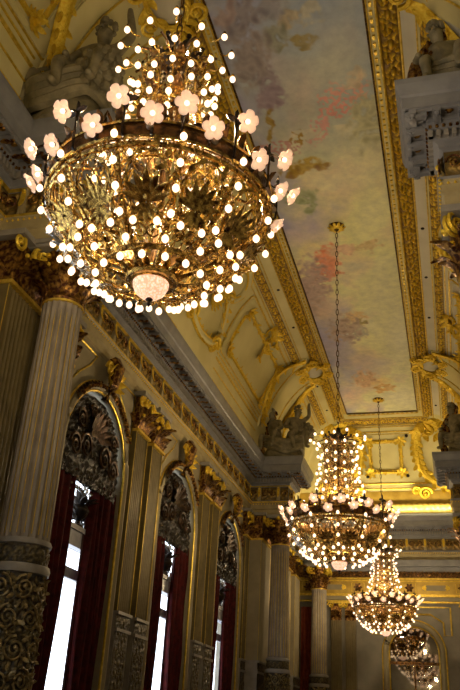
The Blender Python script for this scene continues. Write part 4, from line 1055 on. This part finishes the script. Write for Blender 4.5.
    while z < top - .04:
        ax = V((1, 0, 0)) if k % 2 else V((0, 1, 0)); L = .072
        b.tube([V((0, 0, z + .05)) + ax * .024 * cos(t * pi / 6) + V((0, 0, 1)) * L * sin(t * pi / 6) for t in range(12)], .0075, 'bronze', 4, closed=True); z += .118; k += 1
    b.build('chain', root)
    b = MB(); b.lathe([(.015, top - .1), (.04, top - .06), (.10, top - .03), (.16, top), (.17, top + .04)], (0, 0, 0), 24, 'bronze')
    for i in range(10): a = i * pi / 5; b.leaf((.05 * cos(a), .05 * sin(a), top - .05), (cos(a), sin(a), .15), (0, 0, -1), .16, .08, -.6, 'gold', .01, 4)
    b.build('ceiling_rose', root)
    return root
ch = make_chandelier()
CHY = (4.6, 14.15, 24.1)
CHL = ('nearest and largest chandelier, its glowing gilt bowl seen from below', 'middle chandelier hanging on a long chain before the far cornice block', 'furthest and smallest chandelier, hanging before the far arched mirror')
for i, (y, lb) in enumerate(zip(CHY, CHL)):
    o = ch if i == 0 else copy_tree(ch)
    o.location = (CX - (0 if i else .10), y, 2.62 + (.0 if i else .15)); o.scale = ((.96, .96, .96) if i == 0 else (1, 1, 1)); o.rotation_euler.z = (.0, .11, .21)[i]; tag(o, lb, 'chandelier', 'chandeliers hung down the middle of the hall')

# ------------------------------------------------------------------ statues
def figure(name, parent, joints, edges, mt, head=None):
    me = bpy.data.meshes.new(name); names = list(joints); me.from_pydata([joints[n][0] for n in names], [(names.index(a), names.index(b)) for a, b in edges], [])
    me.materials.append(MATS[mt]); o = bpy.data.objects.new(name, me); col.objects.link(o); o.parent = parent
    sk = o.modifiers.new('skin', 'SKIN'); sk.use_smooth_shade = True
    for i, n in enumerate(names):
        r = joints[n][1]; me.skin_vertices[0].data[i].radius = (r, r); me.skin_vertices[0].data[i].use_root = (n == 'pelvis')
    ss = o.modifiers.new('sub', 'SUBSURF'); ss.levels = ss.render_levels = 2
    return o
def cherub(parent, x, z, lean, arm_up, turn, back=False, s=1.):
    # seated youthful nude, front towards -Y after 'turn'
    J = {'pelvis': ((0, 0, .12), .13), 'belly': ((.01 * lean, -.02, .30), .135), 'chest': ((.05 * lean, 0, .50), .15), 'neck': ((.08 * lean, -.02, .66), .055), 'head0': ((.10 * lean, -.05, .75), .09), 'head1': ((.11 * lean, -.06, .86), .085)}
    E = [('pelvis', 'belly'), ('belly', 'chest'), ('chest', 'neck'), ('neck', 'head0'), ('head0', 'head1')]
    for sd, L in ((-1, 'L'), (1, 'R')):
        up = arm_up if sd > 0 else 0
        J['sh' + L] = ((.05 * lean + sd * .17, 0, .58), .07)
        if up: J['el' + L] = ((.05 * lean + sd * .34, -.05, .74), .05); J['ha' + L] = ((.05 * lean + sd * .30, -.10, .98), .038)
        else: J['el' + L] = ((.05 * lean + sd * .30, -.08, .38), .052); J['ha' + L] = ((.05 * lean + sd * .22, -.28, .30), .038)
        J['fi' + L] = (tuple(V(J['ha' + L][0]) + V((0, -.04, .06 if up else -.02))), .025)
        J['hip' + L] = ((sd * .10, -.03, .10), .105); J['kn' + L] = ((sd * .20, -.36, .16 + .08 * (sd > 0)), .075); J['an' + L] = ((sd * .16, -.40, -.20 + .06 * (sd > 0)), .045); J['to' + L] = ((sd * .18, -.52, -.24 + .06 * (sd > 0)), .035)
        E += [('chest', 'sh' + L), ('sh' + L, 'el' + L), ('el' + L, 'ha' + L), ('ha' + L, 'fi' + L), ('pelvis', 'hip' + L), ('hip' + L, 'kn' + L), ('kn' + L, 'an' + L), ('an' + L, 'to' + L)]
    R = Matrix.Rotation(turn, 3, 'Z')
    J = {k: (tuple(R @ V(p) * s + V((x, 0, z))), r * s) for k, (p, r) in J.items()}
    o = figure('figure', parent, J, E, 'statue_plaster')
    hp = V(J['head1'][0]); h = MB()
    for i in range(26):
        a = random.random() * 6.3; ph = random.random() * 1.5; q = hp + V((cos(a) * cos(ph), sin(a) * cos(ph), sin(ph))) * .09 * s
        if (R.transposed() @ (q - hp)).y < -.03 * s and ph < .9: continue
        h.ball(q, .035 * s, 'statue_plaster', 6, 4)
    h.build('hair', o)
    f = MB(); fy = R @ V((0, -1, 0)); fx = R @ V((1, 0, 0)); hc = V(J['head0'][0]) + V((0, 0, .05 * s))
    f.tube([hc + fy * .08 * s + V((0, 0, .03 * s)), hc + fy * .115 * s, hc + fy * .085 * s - V((0, 0, .015 * s))], .014 * s, 'statue_plaster', 5)
    for sg in (-1, 1): f.ball(hc + fy * .08 * s + fx * .032 * s * sg + V((0, 0, .025 * s)), .013 * s, 'statue_plaster'); f.ball(hc + fx * sg * .09 * s, .02 * s, 'statue_plaster')
    f.ball(hc + fy * .08 * s - V((0, 0, .045 * s)), .016 * s, 'statue_plaster', 6, 4, (1.6, 1, .6)); f.build('face', o)['kind'] = 'stuff'
    return o
def statue(loc, rz, label, kind, sc=1.):
    e = empty('statue', loc, rz); tag(e, label, 'statue'); e.scale = (sc, sc, sc); rnd = random.Random(kind)
    b = MB()
    def rock(u, v):
        a = u * 2 * pi; r = (.52 - .12 * v) * (1 + .15 * noise.noise(V((cos(a) * 2, sin(a) * 2, v * 3 + kind)))); return V((r * cos(a) * 1.05, r * sin(a) * .75, v * .42))
    b.grid(rock, 22, 6, 'statue_plaster', closed_u=True, cap=True); b.build('rocky_base', e)
    cherub(e, -.22, .48, -1, 0, -.5, s=1.05); cherub(e, .24, .50, 1, 1, .45, s=1.12)
    b = MB()
    for j in range(4):       # drapery swags across the laps
        y = -.30 + .02 * j; pts = crs([(-.5, -.15, .60 - .07 * j), (-.2, y - .12, .50 - .08 * j), (.1, y - .16, .42 - .08 * j), (.45, -.2, .62 - .09 * j), (.52, .1, .5 - .1 * j)], 6)
        b.tube(pts, .05, 'statue_plaster', 7, rfn=lambda u: .055 * (.5 + sin(u * pi)))
    b.build('drapery', e)
    b = MB()
    p = V((.52, .12, .85)) if kind != 2 else V((.50, -.12, .62))
    for i in range(60):
        t = i / 59; ph = math.acos(1 - 2 * t); a = i * 2.4; n = V((sin(ph) * cos(a), sin(ph) * sin(a), cos(ph))); b.ball(p + V((n.x * .24, n.y * .20, n.z * .27)), .06, 'statue_plaster', 6, 4)
    b.ball(p, .22, 'statue_plaster', 10, 8); b.build('scaled_shield', e)
    b = MB(); b.tube(crs([(-.55, .15, .2), (-.62, .1, .7), (-.45, .12, 1.15), (-.2, .15, 1.45)], 6), .06, 'antique_gold', 7, rfn=lambda u: .10 * (1 - .75 * u)); 
    for i in range(10): b.leaf((-.55 + .04 * i, .12, .35 + .11 * i), (rnd.random() - .8, -.3, .8), (0, -1, 0), .26, .12, .9, 'antique_gold', .015, 4)
    b.build('gilded_branch', e)
    return e
statue((-4.62, 7.30, ZC), -.3, 'dim plaster statue group of cherubs on the near left cornice, partly behind the nearest chandelier', 2, 1.25)
statue((-4.42, 21.35, ZC), .15, 'plaster statue group of cherubs standing on the far left cornice block', 1, 1.12)
statue((.66, 7.95, ZC), .3, 'shadowed statue group of cherubs on the near right cornice block at the top corner', 3, 1.1)
statue((.72, 21.55, ZC), -.2, 'bluish statue group of cherubs on the distant right cornice block', 4, 1.15)

# ------------------------------------------------------------------ light
def lamp(kind, loc, e, c, size=.05, rot=None, sy=None, name='lamp'):
    l = bpy.data.lights.new(name, kind); l.energy = e; l.color = c
    if kind == 'AREA':
        l.shape = 'RECTANGLE'; l.size = size; l.size_y = sy or size
    else: l.shadow_soft_size = size
    o = bpy.data.objects.new(name, l); col.objects.link(o); o.location = loc
    if rot: o.rotation_euler = rot
    return o
WARM = (1, .74, .42)
for i, y in enumerate((-5.55,) + CHY):  # first position: unseen lamps added behind the camera for light, no chandelier there
    P = (150, 235, 440, 520)[i]
    for k in range(4):
        a = k * pi / 2 + pi / 4
        lamp('POINT', (CX + .70 * cos(a), y + .70 * sin(a), 3.86), P * .17, WARM, .03, name='chandelier_and_fill_lamp')
    lamp('POINT', (CX, y, 4.45), P * .20, WARM, .04, name='chandelier_and_fill_lamp')
    lamp('POINT', (CX, y, 5.25), P * .12, WARM, .04, name='chandelier_and_fill_lamp')
    lamp('POINT', (CX, y, 3.45), P * .26, WARM, .04, name='chandelier_and_fill_lamp')
# strip lighting tucked behind the far cornice
lamp('AREA', ((XL + XR) / 2, YE - .95, 7.03), 55, (1, .80, .42), XR - XL - 1.2, (math.radians(155), 0, 0), .08, 'cornice_strip')
w = bpy.data.worlds.new('sky'); bpy.context.scene.world = w; w.use_nodes = True
bg = w.node_tree.nodes['Background']; bg.inputs[0].default_value = (.80, .88, 1, 1); bg.inputs[1].default_value = 4.5
for c in WIN + WADDED:
    o = lamp('AREA', (XL - .36, c, 1.6), 1, (1, 1, 1), 2.2, (0, math.radians(-90), 0), 6.4, 'window_portal')
    o.data.cycles.is_portal = True; o.data.size, o.data.size_y = 6.4, 2.2
    o.rotation_euler = (0, math.radians(-90), 0)

sc = bpy.context.scene
sc.view_settings.view_transform = 'Standard'; sc.view_settings.look = 'None'; sc.view_settings.gamma = 1; sc.view_settings.use_curve_mapping = False
sc.view_settings.exposure = 0.0
sc.cycles.use_denoising = True; sc.cycles.max_bounces = 6; sc.cycles.diffuse_bounces = 3; sc.cycles.glossy_bounces = 3; sc.cycles.transmission_bounces = 3; sc.cycles.transparent_max_bounces = 6
sc.cycles.caustics_reflective = False; sc.cycles.caustics_refractive = False; sc.cycles.sample_clamp_indirect = 4.0
MATS['bulb'].cycles.emission_sampling = 'NONE'; MATS['flower_glass'].cycles.emission_sampling = 'NONE'; MATS['lit_crystal'].cycles.emission_sampling = 'NONE'
